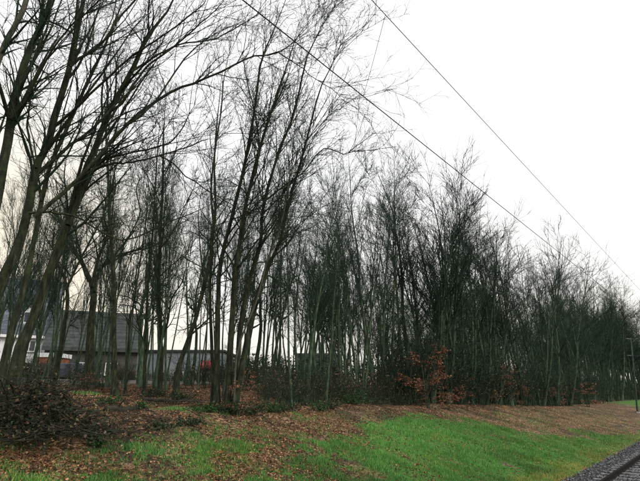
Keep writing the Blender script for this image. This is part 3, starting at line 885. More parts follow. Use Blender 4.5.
def beech_bush(name, seed, H, rad, nleaf, nst=3, pal=None):
    """young beech that keeps its copper leaves: slim stems with flat layered sprays"""
    g = np.random.default_rng(seed)
    root = empty(name, (0, -1200 - seed, 0), '', 'beech bush')
    N = 9
    P = np.zeros((nst, N, 3)); az = g.uniform(0, 6.28, nst)
    P[:, 0] = np.stack([np.cos(az) * 0.15, np.sin(az) * 0.15, np.full(nst, -0.1)], -1)
    d = unit(np.stack([np.cos(az) * 0.15, np.sin(az) * 0.15, np.ones(nst)], -1))
    for k in range(1, N):
        P[:, k] = P[:, k - 1] + d * H * g.uniform(0.75, 1.0, (nst, 1)) / (N - 1)
        d = unit(d + g.normal(size=(nst, 3)) * 0.07)
    R = np.repeat(0.022 * (1 - 0.8 * np.linspace(0, 1, N))[None], nst, 0)
    P1, R1 = sprout(P, R, g, 3.4, 0.12, 1, 72, 12, rad * 0.6, rad * 1.15, 7, 0.09, 0.0, 0.5, 0.006, None, 0.75)
    P2, R2 = sprout(P1, R1, g, 3.4, 0.2, 1, 45, 12, 0.2, 0.6, 4, 0.1, -0.01, 0.6, 0.004, None, 0.4)
    for k in range(nst):
        link('stem', tubes_mesh('stem', [(P[k:k + 1], R[k:k + 1], 6)], M['bark']), root)
    link('branches', tubes_mesh('branches', [(P1, R1, 4), (P2, R2, 3)], M['twig']), root)['kind'] = 'stuff'
    ends = np.concatenate([P1[:, 3:].reshape(-1, 3), P2.reshape(-1, 3), P2[:, 1:].reshape(-1, 3)])
    q = ends[g.integers(0, len(ends), nleaf)] + g.normal(size=(nleaf, 3)) * np.array([0.07, 0.07, 0.03])
    v, f = leaf_quads(q, g.uniform(0.055, 0.10, nleaf), g, 0.35)
    link('leaves', new_mesh('leaves', v, [f], M['leaf'], False, pick(COPPER if pal is None else pal, nleaf, g, 0.3)), root)['kind'] = 'stuff'
    root['H'] = H
    return root


def put(root, px, Y, H, label, group=None, rz=0.0, wid=1.0, first=False):
    x = ground_x(px, Y)
    k = H / root['H']
    loc = (x, Y, float(gz(x, Y)))
    if first:
        root.location = loc; root.rotation_euler = (0, 0, rz); root.scale = (k * wid, k * wid, k); tag(root, label, None, group)
        return root
    return copy_tree(root, loc, rz, (k * wid, k * wid, k), label, group)


bb = beech_bush('copper_beech_bush', 201, 2.9, 1.5, 3000, 4)
put(bb, 430, 24.6, 3.1, 'large copper-leaved young beech bush at the gap in the tree line', 'young beeches with copper leaves', 0.6, first=True)
b2 = beech_bush('copper_beech_bush', 202, 2.2, 1.0, 620, 2)
put(b2, 470, 26.6, 1.6, 'low copper beech sapling just right of the large copper bush', 'young beeches with copper leaves', 1.0, first=True)
put(b2, 449, 25.6, 1.0, 'small bright orange beech sapling at the right foot of the large copper bush', 'young beeches with copper leaves', 2.2)
put(b2, 562, 44, 2.0, 'copper beech sapling low at the wood edge, left of a similar pair', 'young beeches with copper leaves', 0.4)
put(b2, 588, 50, 2.8, 'bright copper beech sapling low at the wood edge nearest the mast', 'young beeches with copper leaves', 1.9, wid=1.4)
put(b2, 520, 36, 1.7, 'thin copper beech sapling low in the middle of the dense wood edge', 'young beeches with copper leaves', 3.0)
put(b2, 498, 33.5, 3.2, 'tall thin beech sapling with sparse copper leaves in the dense wood edge', 'young beeches with copper leaves', 4.0)
put(b2, 236, 15.1, 1.7, 'beech sapling with brown leaf tiers in front of the many-stemmed clump', 'young beeches with copper leaves', 5.0, wid=0.9)
b3 = beech_bush('copper_beech_bush', 203, 3.6, 1.1, 420, 2, COPPER * np.array([0.55, 0.6, 0.6]))
put(b3, 374, 25, 4.4, 'tall young beech with faded brown leaves among the middle trunks', 'young beeches with copper leaves', 0.9, wid=0.7, first=True)
put(b3, 341, 22, 3.6, 'slim young beech with faded brown leaves left of the middle trunks', 'young beeches with copper leaves', 2.5, wid=0.6)
put(b2, 95, 19, 0.9, 'low spread of orange beech leaves near the crooked tree at left', 'young beeches with copper leaves', 2.0, wid=2.0)

th = [thicket('thicket_shrub', 301, 3.2, 16, 1.6), thicket('thicket_shrub', 302, 2.4, 22, 1.8, 260, COPPER), thicket('thicket_shrub', 303, 4.2, 14, 1.5),
      thicket('thicket_shrub', 304, 1.5, 20, 1.4, 220, BROWNS)]
fr = [False] * 4
tseen = {}
for k in range(215):
    if k < 165:
        px = rng.uniform(404, 660)
        tx = (px - 320) / 480 * 0.953
        Y = (12.8 + rng.uniform(0, 16.0) * rng.random() ** 1.5) / (0.636 - 0.772 * min(tx, 0.68))
        kd = int(rng.choice([0, 0, 1, 2, 2, 3])); H = th[kd]['H'] * rng.uniform(1.0, 1.8)
        q = min(range(len(front_right)), key=lambda i: abs(front_right[i][0] - px))
        key, grp = 'bare undergrowth shrub, %%s at the foot of the %s front-row dense wood tree' % ORD[q], 'undergrowth shrubs at the dense wood edge'
    else:
        px = rng.uniform(262, 404)
        tx = (px - 320) / 480 * 0.953
        Y = (12.8 + rng.uniform(0, 12.0) * rng.random()) / (0.636 - 0.772 * tx)
        kd = int(rng.choice([1, 3, 3, 0])); H = th[kd]['H'] * rng.uniform(0.45, 0.8)
        q = min(range(len(front_mid)), key=lambda i: abs(front_mid[i][0] - px))
        key, grp = 'low twiggy undergrowth shrub, %%s at the %s trunk right of the clump' % ORD[q], 'undergrowth shrubs between the middle trunks'
    c = tseen.get(key, 0); tseen[key] = c + 1
    put(th[kd], px, Y, H, key % ORD[min(c, 19)], grp, rng.uniform(0, 6.28), 1.0, first=not fr[kd])
    fr[kd] = True
LREF = [(20, 'the brush pile'), (62, 'the slim crooked tree'), (92, 'the thick crooked tree'), (116, 'the straight trunk'), (145, 'the forked-foot tree'), (176, 'the slanting tree'), (224, 'the many-stemmed clump'), (262, 'the bramble right of the clump')]
for k in range(22):
    px = rng.uniform(10, 285); Y = rng.uniform(25, 40)
    kd = int(rng.choice([0, 1, 3, 3])); H = th[kd]['H'] * rng.uniform(0.5, 0.95)
    key = 'low brown undergrowth shrub, %%s back behind %s' % min(LREF, key=lambda q: abs(q[0] - px))[1]
    c = tseen.get(key, 0); tseen[key] = c + 1
    put(th[kd], px, Y, H, key % ORD[min(c, 19)], 'undergrowth shrubs at the back left', rng.uniform(0, 6.28), 1.2, first=not fr[kd])
    fr[kd] = True
for k, o in enumerate(th):
    if not fr[k]: bpy.data.objects.remove(o)


def leafy_plant(name, label, px, Y, H, rad, n, seed, cat='plant', group=None, pal=GREENS, size=(0.04, 0.08)):
    g = np.random.default_rng(seed)
    x = ground_x(px, Y)
    root = empty(name, (x, Y, float(gz(x, Y))), label, cat, group)
    m = max(8, n // 14)
    az = g.uniform(0, 6.28, m); N = 6
    d = unit(np.stack([np.cos(az) * 0.8, np.sin(az) * 0.8, g.uniform(0.5, 1.6, m)], -1))
    P = np.zeros((m, N, 3)); P[:, 0] = np.stack([g.normal(size=m) * rad * 0.3, g.normal(size=m) * rad * 0.3, np.zeros(m)], -1)
    ln = (rad * 0.5 + 0.6 * H) * g.uniform(0.6, 1.2, m)
    for k in range(1, N):
        P[:, k] = P[:, k - 1] + d * (ln / (N - 1))[:, None]; d = unit(d + g.normal(size=(m, 3)) * 0.12 + np.array([0, 0, -0.12]))
    P[:, :, 2] *= H / max(P[:, :, 2].max(), 0.1)
    link('stems', tubes_mesh('stems', [(P, np.full((m, N), 0.005), 3)], M['twig']), root)['kind'] = 'stuff'
    q = P[:, 1:].reshape(-1, 3)[g.integers(0, m * (N - 1), n)] + g.normal(size=(n, 3)) * 0.05 * max(H, 0.3)
    q[:, 2] = np.maximum(q[:, 2], 0.01)
    v, f = leaf_quads(q, g.uniform(*size, n), g, 0.6)
    link('leaves', new_mesh('leaves', v, [f], M['green_leaf'], False, pick(pal, n, g)), root)['kind'] = 'stuff'
    return root


leafy_plant('bramble_plant', 'small green leafy plant on the leaf litter right of the brush pile', 96, 10.4, 0.28, 0.25, 260, 1)
leafy_plant('bramble_plant', 'low green plant at the right foot of the brush pile', 68, 11.0, 0.22, 0.3, 240, 2)
leafy_plant('bramble_plant', 'green ivy patch at the foot of the middle trunks', 352, 21.5, 0.75, 1.0, 900, 3)
leafy_plant('bramble_plant', 'green ivy patch beside the first trunks right of the clump', 272, 16.5, 0.4, 0.5, 420, 4)
leafy_plant('bramble_plant', 'low bramble between the clump and the middle trunks', 318, 18.2, 0.35, 0.5, 400, 5)
leafy_plant('bramble_plant', 'dark bramble mound at the front of the many-stemmed clump', 205, 14.6, 0.3, 0.5, 420, 6)
leafy_plant('bramble_plant', 'dark green bramble under the slanting tree at left', 140, 14.6, 0.28, 0.5, 380, 7)
leafy_plant('bramble_plant', 'dark bramble beside the brush pile under straight trunk', 108, 14.8, 0.3, 0.5, 380, 8)
BRAM = np.array([(0.022, 0.05, 0.018), (0.035, 0.075, 0.024), (0.07, 0.045, 0.026), (0.014, 0.03, 0.012)])
for i_, (lab, px, Y, H, rad) in enumerate([
        ('dark ivy tangle round the base of the many-stemmed clump', 222, 15.1, 0.45, 0.6), ('bramble tangle on the right flank of the many-stemmed clump', 250, 15.6, 0.4, 0.6),
        ('bramble mound between brush pile and the short log', 60, 12.2, 0.35, 0.5), ('flat bramble patch below the slim crooked tree', 58, 16.5, 0.35, 0.6),
        ('bramble patch at the foot of the thick crooked tree', 96, 21.5, 0.4, 0.8), ('bramble patch between the forked-foot tree and the upright trunk', 152, 18.0, 0.4, 0.6),
        ('bramble patch at the foot of the slanting tree', 182, 17.6, 0.35, 0.6), ('low bramble on the bank edge below the clump', 190, 13.2, 0.25, 0.5),
        ('bramble patch in front of the first trunk right of the clump', 288, 17.2, 0.45, 0.6), ('bramble patch in front of the third trunk right of the clump', 330, 19.0, 0.5, 0.7),
        ('bramble mound left of the large copper bush', 400, 24.2, 0.6, 0.8), ('bramble patch before the sixth trunk right of the clump', 376, 22.6, 0.5, 0.8),
        ('bramble spread on the leaf slope between brush pile and clump', 160, 12.4, 0.22, 0.5)]):
    leafy_plant('bramble_plant', lab, px, Y, H, rad, 520, 60 + i_, pal=BRAM)
DARKG = np.array([(0.012, 0.032, 0.014), (0.018, 0.042, 0.018), (0.01, 0.024, 0.012)])
leafy_plant('evergreen_shrub', 'dark round evergreen shrub beyond the road, right of the clump', 268, 50, 3.4, 3.0, 6500, 9, 'shrub', None, DARKG, (0.09, 0.16))
leafy_plant('evergreen_shrub', 'dark ivy-covered shrub in the wood edge behind the copper bush', 455, 31, 5.5, 2.0, 5000, 10, 'shrub', None, DARKG, (0.08, 0.13))


def hedge(label, px0, px1, Y, dep, H, n, seed, pal=BROWNS * np.array([0.45, 0.5, 0.5]), size=(0.07, 0.13)):
    g = np.random.default_rng(seed)
    x0, x1 = ground_x(px0, Y), ground_x(px1, Y)
    xm = (x0 + x1) / 2; z0 = float(gz(xm, Y))
    root = empty('hedge', (xm, Y, z0), label, 'hedge')
    m = 900; N = 5
    P = np.zeros((m, N, 3)); P[:, 0] = np.stack([g.uniform(x0 - xm, x1 - xm, m), g.uniform(0, dep, m), np.full(m, -0.1)], -1)
    d = unit(g.normal(size=(m, 3)) * 0.3 + np.array([0, 0, 1])); ln = H * g.uniform(0.6, 1.05, m)
    for k in range(1, N):
        P[:, k] = P[:, k - 1] + d * (ln / (N - 1))[:, None]; d = unit(d + g.normal(size=(m, 3)) * 0.15)
    P[:, :, 2] += (gz(P[:, 0, 0] + xm, P[:, 0, 1] + Y) - z0)[:, None]
    link('stems', tubes_mesh('stems', [(P, np.full((m, N), 0.012), 3)], M['twig']), root)['kind'] = 'stuff'
    q = P.reshape(-1, 3)[g.integers(0, m * N, n)] + g.normal(size=(n, 3)) * 0.12
    v, f = leaf_quads(q, g.uniform(*size, n), g, 0.8)
    link('leaves', new_mesh('leaves', v, [f], M['leaf'], False, pick(pal, n, g)), root)['kind'] = 'stuff'


hedge('tall dark far hedge seen between the middle trunks beyond the road', 228, 432, 58, 2.5, 5.0, 22000, 22, DARKG * 1.3, (0.2, 0.36))
hedge('long dull brown hedge along the far side of the road', 112, 292, 47.6, 1.2, 1.7, 12000, 21)


# ------------------------------------------------------------------ brush pile and logs
def brush_pile():
    g = np.random.default_rng(41)
    Y = 10.3; x = ground_x(26, Y); z = float(gz(x, Y))
    root = empty('brush_pile', (x, Y, z), 'dark heap of cut branches and dead leaves at the left edge', 'brush pile')
    n = 620; N = 6
    u = g.normal(size=(n, 2)) * np.array([0.8, 0.6])
    hh = 1.1 * np.exp(-(u[:, 0] / 0.95) ** 2 - (u[:, 1] / 0.75) ** 2) * g.random(n) ** 0.6
    az = g.uniform(0, 6.28, n)
    d = unit(np.stack([np.cos(az), np.sin(az), g.normal(size=n) * 0.28], -1))
    ln = g.uniform(0.4, 1.5, n)
    P = np.zeros((n, N, 3)); P[:, 0] = np.stack([u[:, 0], u[:, 1], hh], -1) - d * ln[:, None] * 0.5
    for k in range(1, N):
        P[:, k] = P[:, k - 1] + d * (ln / (N - 1))[:, None]; d = unit(d + g.normal(size=(n, 3)) * 0.1)
    P[:, :, 2] = np.maximum(P[:, :, 2], gz(P[:, :, 0] + x, P[:, :, 1] + Y) - z + 0.01)
    R = (0.004 + 0.014 * g.random(n) ** 2.5)[:, None] * (1 - 0.6 * np.linspace(0, 1, N))[None]
    P1, R1 = sprout(P, R, g, 3.5, 0.1, 1, 40, 14, 0.15, 0.6, 4, 0.15, -0.02, 0.6, 0.0035, None, 0.4)
    link('branches', tubes_mesh('branches', [(P, R, 5), (P1, R1, 3)], M['deadwood']), root)['kind'] = 'stuff'
    m = 2600
    src = np.concatenate([P.reshape(-1, 3), P1.reshape(-1, 3)])
    q = src[g.integers(0, len(src), m)] + g.normal(size=(m, 3)) * 0.05
    q[:, 2] = np.maximum(q[:, 2], gz(q[:, 0] + x, q[:, 1] + Y) - z + 0.015)
    v, f = leaf_quads(q, g.uniform(0.05, 0.1, m), g, 0.6)
    link('leaves', new_mesh('leaves', v, [f], M['leaf'], False, pick(BROWNS * np.array([0.5, 0.55, 0.55]), m, g)), root)['kind'] = 'stuff'
    m = 3800
    q = src[g.integers(0, len(src), m)] + g.normal(size=(m, 3)) * 0.06
    q[:, 2] = np.maximum(q[:, 2], gz(q[:, 0] + x, q[:, 1] + Y) - z + 0.015)
    v, f = leaf_quads(q, g.uniform(0.04, 0.08, m), g, 0.6)
    link('ivy', new_mesh('ivy', v, [f], M['green_leaf'], False, pick(GREENS * 0.35, m, g)), root)['kind'] = 'stuff'


brush_pile()


def log(label, px, Y, ln, r, az, seed):
    g = np.random.default_rng(seed)
    x = ground_x(px, Y); N = 9
    t = np.linspace(-0.5, 0.5, N) * ln
    lx, ly = t * math.cos(az) + g.normal(size=N) * 0.02, t * math.sin(az) + g.normal(size=N) * 0.02
    lz = gz(x + lx, Y + ly) + r * 0.7
    z0 = float(gz(x, Y))
    P = np.stack([lx, ly, lz - z0], -1); R = r * np.linspace(1.1, 0.75, N) * g.uniform(0.9, 1.1, N)
    root = empty('fallen_log', (x, Y, z0), label, 'log', 'fallen logs on the leaf litter')
    v, q = tube_arrays(P[None], R[None], 10)
    cap = [np.array([list(range(9, -1, -1))]), np.array([list(range(10 * (N - 1), 10 * N))])]
    link('log_body', new_mesh('log_body', v, [q] + cap, M['deadwood'], True), root)
    P1, R1 = sprout(P[None], R[None], g, 1.5, 0.2, 0.95, 50, 15, 0.15, 0.6, 4, 0.1, 0.02, 0.35, 0.008)
    if len(P1):
        link('side_branches', tubes_mesh('side_branches', [(P1, R1, 4)], M['deadwood']), root)['kind'] = 'stuff'


log('short dark log lying just right of the brush pile', 72, 13.0, 1.3, 0.09, 0.2, 1)
log('dark rotting log farther from the brush pile, under the straight trunk', 124, 14.2, 1.0, 0.09, 0.7, 2)
log('low log lying left of the many-stemmed clump', 170, 17.2, 1.9, 0.07, 0.25, 3)


# ------------------------------------------------------------------ fallen leaves and grass
def scatter(n, dens, g, smax=75):
    """random ground points, denser where the camera is nearer"""
    out_x, out_y = [], []
    got = 0
    while got < n:
        m = 200000
        s_ = g.uniform(0, smax, m); a_ = g.uniform(4.4, 34, m)
        x, y = xy(s_, a_)
        r2 = x * x + y * y
        vis = (y > 5) & (np.abs(x) < 0.78 * y + 1)
        k = g.random(m) < np.clip(150.0 / r2, 0, 1) * vis
        x, y, s_, a_ = x[k], y[k], s_[k], a_[k]
        k = g.random(len(x)) < dens(x, y, s_, a_)
        out_x.append(x[k]); out_y.append(y[k]); got += k.sum()
    return np.concatenate(out_x)[:n], np.concatenate(out_y)[:n]


g = np.random.default_rng(77)
n = 210000
x, y = scatter(n, lambda x, y, s, a: np.clip(1 - 0.78 * grass_mask(x, y), 0, 1) * np.clip(0.62 + 0.75 * patch(x * 1.5 + 5, y * 1.5), 0.06, 1), g)
q = np.stack([x, y, gz(x, y) + g.uniform(0.008, 0.035, n)], -1)
v, f = leaf_quads(q, 0.026 + 0.05 * g.random(n) ** 1.6, g, 0.4, 0.7)
lt = np.clip(0.98 + 0.55 * patch(x * 0.8 - 21, y * 0.8 + 3), 0.45, 1.6)[:, None] * (1 + 0.25 * smooth(18, 28, sa(x, y)[0]))[:, None]
me = new_mesh('fallen_leaves', v, [f], M['leaf'], False, pick(BROWNS, n, g, 0.3) * np.repeat(lt * np.array([[1.10, 0.94, 0.80]]), 4, 0))
tag(link('fallen_leaves', me), 'brown fallen leaves covering the bank and the wood floor', 'leaves', kind='stuff')

n = 165000
x, y = scatter(n, lambda x, y, s, a: np.clip(np.maximum(grass_mask(x, y) * 1.3 - 0.2, 0.16 * (1 - smooth(9.6, 12.2, a)) * np.clip(0.7 + patch(x * 4, y * 4), 0, 1.6)), 0, 1), g, 60)
rep = 2
x = np.repeat(x, rep) + g.normal(size=n * rep) * 0.02; y = np.repeat(y, rep) + g.normal(size=n * rep) * 0.02
n *= rep
z = gz(x, y)
h = g.uniform(0.03, 0.09, n) * (0.9 + 1.3 * np.clip(patch(x * 3.2, y * 3.2), -0.5, 1)); az = g.uniform(0, 6.28, n); w = g.uniform(0.004, 0.010, n)
ln = g.uniform(0.15, 0.9, n) * h; la = g.uniform(0, 6.28, n)
bxv, byv = np.cos(az) * w, np.sin(az) * w
v = np.stack([np.stack([x - bxv, y - byv, z - 0.01], -1), np.stack([x + bxv, y + byv, z - 0.01], -1),
              np.stack([x + np.cos(la) * ln, y + np.sin(la) * ln, z + h], -1)], 1)
pal = np.array([(0.065, 0.21, 0.040), (0.030, 0.11, 0.024), (0.14, 0.28, 0.06), (0.065, 0.24, 0.055), (0.27, 0.27, 0.11)])
tint = (1.2 + 0.55 * patch(x * 0.9 + 9, y * 0.9))[:, None]
c = pal[g.choice(5, n, p=[.26, .24, .22, .2, .08])] * g.uniform(0.75, 1.25, (n, 1)) * np.clip(tint, 0.5, 1.7) * np.where(patch(x + 40, y + 40)[:, None] > 0.12, np.array([[1.35, 1.08, 1.0]]), 1.0)
sg_, ag_ = sa(x, y)
c = c * (1 + (1 - smooth(4.7, 5.9, ag_ + 0.35 * patch(x * 2, y * 2)))[:, None] * np.array([[0.8, 0.08, 0.3]]))
me = new_mesh('grass', v.reshape(-1, 3), [np.arange(3 * n).reshape(-1, 3)], M['grassblade'], False, np.repeat(c, 3, 0))
tag(link('grass', me), 'short green grass on the bank beside the tram track', 'grass', kind='stuff')


# dead sticks on the wood floor
n = 3200
x, y = scatter(n, lambda x, y, s, a: smooth(9.6, 11.5, a) * np.clip(0.45 + 0.9 * patch(x * 1.2 + 50, y * 1.2), 0.05, 1), g, 60)
az = g.uniform(0, 6.28, n); ln = g.uniform(0.15, 1.0, n) ** 1.4
N = 4
P = np.zeros((n, N, 3)); t = np.linspace(-0.5, 0.5, N)
P[:, :, 0] = x[:, None] + np.cos(az)[:, None] * ln[:, None] * t + g.normal(size=(n, N)) * 0.02
P[:, :, 1] = y[:, None] + np.sin(az)[:, None] * ln[:, None] * t + g.normal(size=(n, N)) * 0.02
P[:, :, 2] = gz(P[:, :, 0], P[:, :, 1]) + g.uniform(0.02, 0.07, (n, 1)) + g.normal(size=(n, N)) * 0.015
R = (0.004 + 0.014 * g.random(n) ** 3)[:, None] * np.linspace(1, 0.6, N)[None]
tag(link('dead_sticks', tubes_mesh('dead_sticks', [(P, R, 4)], M['deadwood'])), 'dead sticks and twigs strewn over the wood floor', 'sticks', kind='stuff')


# ------------------------------------------------------------------ overhead wires and mast
def wire(name, label, pts, r, parent=None, mat='cable'):
    P = np.array(pts)
    o = link(name, tubes_mesh(name, [(P[None], np.full((1, len(P)), r), 6)], M[mat]), parent)
    if label: tag(o, label, 'wire')
    return o


def wire_pts(a, z, s0, s1, n, sag):
    s_ = np.linspace(s0, s1, n)
    x, y = xy(s_, a)
    t = (s_ - s0) / (s1 - s0)
    return np.stack([x, y, z - 4 * sag * t * (1 - t)], -1)


w1 = wire_pts(2.20, 6.44, -8, 52.6, 40, 0.05)
w2 = wire_pts(3.25, 6.42, -10, 52.6, 40, 0.05)
wire('contact_wire', 'thin overhead wire crossing the open sky at upper right', w1, 0.0048)
wire('feeder_cable', 'thicker overhead cable passing in front of the tree crowns', w2, 0.0078)
# jumper between the two: from the cable where the photo shows it to the upper wire
def on_wire(a, z, px):
    lo, hi = -3.0, 60.0
    for _ in range(60):
        mid = (lo + hi) / 2
        x_, y_ = xy(mid, a)
        p = 320 + 480 * x_ / (y_ * CP + (z - CAMZ) * SP)
        if p < px: lo = mid
        else: hi = mid
    return np.array([*xy(lo, a), z])


ja, jb = on_wire(3.25, 6.40, 363.5), on_wire(2.20, 6.42, 385.5)
wire('jumper_wire', 'hair-thin wire slanting between the two overhead lines at the top', resample([ja, (ja + jb) / 2 + np.array([0, 0, -0.02]), jb], 6), 0.0028)

mY = 52.0
mx_ = ground_x(637.5, mY)
mz = float(gz(mx_, mY))
mast = empty('catenary_mast', (mx_, mY, mz), 'slim grey-green overhead line mast at the right edge', 'mast')
Hm = 7.6
mast.rotation_euler = (0, math.radians(6), 0)
v, q = tube_arrays(np.array([[(0, 0, -0.3), (0, 0, Hm * 0.5), (0, 0, Hm)]], float), np.array([[0.085, 0.075, 0.055]]), 10)
link('pole', new_mesh('pole', v, [q, np.array([list(range(20, 30))])], M['mast'], True), mast)
MB().box(-0.22, 0.22, -0.22, 0.22, -0.2, 0.12).build('base_block', M['kerb'], mast)
dx_, dy_ = -ND[0], -ND[1]
for hz_, ln_ in ((Hm - 0.15, 3.4), (Hm - 1.9, 3.2)):
    P = np.array([[(0, 0, hz_), (dx_ * ln_ * .5, dy_ * ln_ * .5, hz_ + 0.05), (dx_ * ln_, dy_ * ln_, hz_ + 0.1)]])
    arm = link('arm', tubes_mesh('arm', [(P, np.full((1, 3), 0.035), 6)], M['mast']), mast)
    P = np.array([[(-dx_ * .5, -dy_ * .5, hz_ + 0.04), (-dx_ * .25, -dy_ * .25, hz_ + 0.04), (0, 0, hz_)]])
    link('insulator', tubes_mesh('insulator', [(P, np.array([[0.02, 0.045, 0.04]]), 8)], M['insulator']), arm)


# ------------------------------------------------------------------ houses beyond the road
def window(parent, x0, x1, z0, z1, y):
    f = MB()
    t = 0.09
    f.box(x0, x0 + t, y - 0.06, y, z0, z1).box(x1 - t, x1, y - 0.06, y, z0, z1).box(x0 + t, x1 - t, y - 0.06, y, z0, z0 + t).box(x0 + t, x1 - t, y - 0.06, y, z1 - t, z1)
    f.box((x0 + x1) / 2 - 0.04, (x0 + x1) / 2 + 0.04, y - 0.055, y - 0.003, z0 + t, z1 - t)
    w = f.build('window', M['frame'], parent)
    MB().box(x0 + t, x1 - t, y - 0.025, y - 0.012, z0 + t, z1 - t).build('pane', M['glass'], w)
    MB().box(x0 - 0.08, x1 + 0.08, y - 0.14, y - 0.002, z0 - 0.07, z0 - 0.004).build('sill', M['kerb'], w)


def gable_house(name, label, loc, rz, Lx, Dy, eave, ridge, wall, roof, rows, wins, door=None, fascia=True, over=0.35, gut='frame'):
    """long side with the eave faces -y (the camera); origin at the front left corner"""
    root = empty(name, loc, label, 'house', None, rz)
    w = MB()
    w.poly([(0, 0, -0.5), (Lx, 0, -0.5), (Lx, Dy, -0.5), (0, Dy, -0.5), (0, 0, eave), (Lx, 0, eave), (Lx, Dy, eave), (0, Dy, eave), (0, Dy / 2, ridge), (Lx, Dy / 2, ridge)],
           [(0, 1, 5, 4), (2, 3, 7, 6), (1, 2, 6, 9, 5), (3, 0, 4, 8, 7)])
    w.build('wall', M[wall], root)
    sl = (ridge - eave) / (Dy / 2)
    r = MB()
    th_ = 0.14
    for sgn in (0, 1):
        ye, ym = (-over, Dy / 2) if sgn == 0 else (Dy + over, Dy / 2)
        ze = eave - over * sl + 0.06; zr = ridge + 0.06
        r.poly([(-0.25, ye, ze), (Lx + 0.25, ye, ze), (Lx + 0.25, ym, zr), (-0.25, ym, zr), (-0.25, ye, ze + th_), (Lx + 0.25, ye, ze + th_), (Lx + 0.25, ym, zr + th_), (-0.25, ym, zr + th_)],
               [(0, 3, 2, 1), (4, 5, 6, 7), (0, 1, 5, 4), (1, 2, 6, 5), (3, 0, 4, 7)])
    ro = r.build('roof', M[roof], root)
    # tile courses, each a board a little proud of the one above
    n = rows
    for k in range(n):
        t0_, t1_ = k / n, (k + 1) / n + 0.012
        y0, y1 = -over + (Dy / 2 + over) * t0_, -over + (Dy / 2 + over) * min(t1_, 0.999)
        z0 = eave - over * sl + 0.06 + th_ + (Dy / 2 + over) * sl * t0_; z1 = eave - over * sl + 0.06 + th_ + (Dy / 2 + over) * sl * min(t1_, 0.999)
        c = MB(); x0, x1 = -0.26, Lx + 0.26
        c.poly([(x0, y0, z0 + 0.004), (x1, y0, z0 + 0.004), (x1, y1, z1 + 0.004), (x0, y1, z1 + 0.004), (x0, y0, z0 + 0.075), (x1, y0, z0 + 0.075), (x1, y1, z1 + 0.02), (x0, y1, z1 + 0.02)],
               [(0, 3, 2, 1), (4, 5, 6, 7), (0, 1, 5, 4), (1, 2, 6, 5), (2, 3, 7, 6), (3, 0, 4, 7)])
        c.build('tile_course', M[roof], ro)
    if fascia:
        ze = eave - over * sl
        MB().box(-0.25, Lx + 0.25, -over - 0.10, -over - 0.004, ze - 0.12, ze + 0.16).build('gutter', M[gut], root)
    for (x0, x1, z0, z1) in wins:
        window(root, x0, x1, z0, z1, -0.003)
    if door:
        d = MB().box(door[0], door[1], -0.06, -0.003, 0, 2.1).build('door', M['roofdark'], root)
        MB().box(door[1] - 0.16, door[1] - 0.1, -0.12, -0.063, 0.95, 1.1).build('handle', M['mast'], d)
    return root


gxl = lambda px, Y: ground_x(px, Y)
# white house at the left
hY = 53.0
hx = at(43, 380, hY)[0]
Lh, RH = 9.0, 0.45
hz = float(gz(hx - 4, hY))
h1 = gable_house('white_house', 'white house with blue-grey tiled roof and dormers behind leaning trunks at left', (hx - Lh * math.cos(RH), hY - Lh * math.sin(RH), hz), RH, Lh, 9.5, 5.4, 11.9, 'plaster', 'tile', 16,
                 [(1.0, 2.2, 0.9, 2.3), (3.4, 4.6, 0.9, 2.3), (6.6, 7.8, 0.9, 2.3), (1.0, 2.2, 3.4, 4.6), (3.4, 4.6, 3.4, 4.6), (6.6, 7.8, 3.4, 4.6)])
sl_h = (11.9 - 5.4) / 4.75
for xc in (2.4, 6.7):
    zd = 6.1; yd = (zd - 5.4) / sl_h
    d = MB()
    wv = 0.85
    d.poly([(xc - wv, yd, zd), (xc + wv, yd, zd), (xc + wv, yd, zd + 1.7), (xc - wv, yd, zd + 1.7), (xc, yd, zd + 2.5),
            (xc - wv, yd + 2.2, zd + 1.7), (xc + wv, yd + 2.2, zd + 1.7), (xc, yd + 2.4, zd + 2.5), (xc - wv, yd + 2.2, zd), (xc + wv, yd + 2.2, zd)],
           [(0, 1, 2, 4, 3), (0, 3, 5, 8), (1, 9, 6, 2)])
    dm = d.build('dormer', M['plaster'], h1)
    r = MB()
    for sg in (-1, 1):
        r.poly([(xc, yd - 0.2, zd + 2.56), (xc + sg * (wv + 0.25), yd - 0.2, zd + 1.52), (xc + sg * (wv + 0.25), yd + 2.5, zd + 1.52), (xc, yd + 2.6, zd + 2.56),
                (xc, yd - 0.2, zd + 2.68), (xc + sg * (wv + 0.25), yd - 0.2, zd + 1.64), (xc + sg * (wv + 0.25), yd + 2.5, zd + 1.64), (xc, yd + 2.6, zd + 2.68)],
               [(0, 1, 2, 3), (4, 5, 6, 7), (0, 1, 5, 4), (1, 2, 6, 5)])
    r.build('dormer_roof', M['tile'], dm)
    fr_ = MB()
    y_ = yd - 0.003
    fr_.box(xc - .6, xc - .5, y_ - .06, y_, zd + .35, zd + 1.6).box(xc + .5, xc + .6, y_ - .06, y_, zd + .35, zd + 1.6).box(xc - .5, xc + .5, y_ - .06, y_, zd + .35, zd + .45)
    fr_.box(xc - .5, xc + .5, y_ - .06, y_, zd + 1.5, zd + 1.6).box(xc - .04, xc + .04, y_ - .055, y_ - .003, zd + .45, zd + 1.5)
    fr_.build('window_frame', M['frame'], dm)
    MB().box(xc - .5, xc + .5, y_ - .03, y_ - .012, zd + .45, zd + 1.5).build('pane', M['glass'], dm)

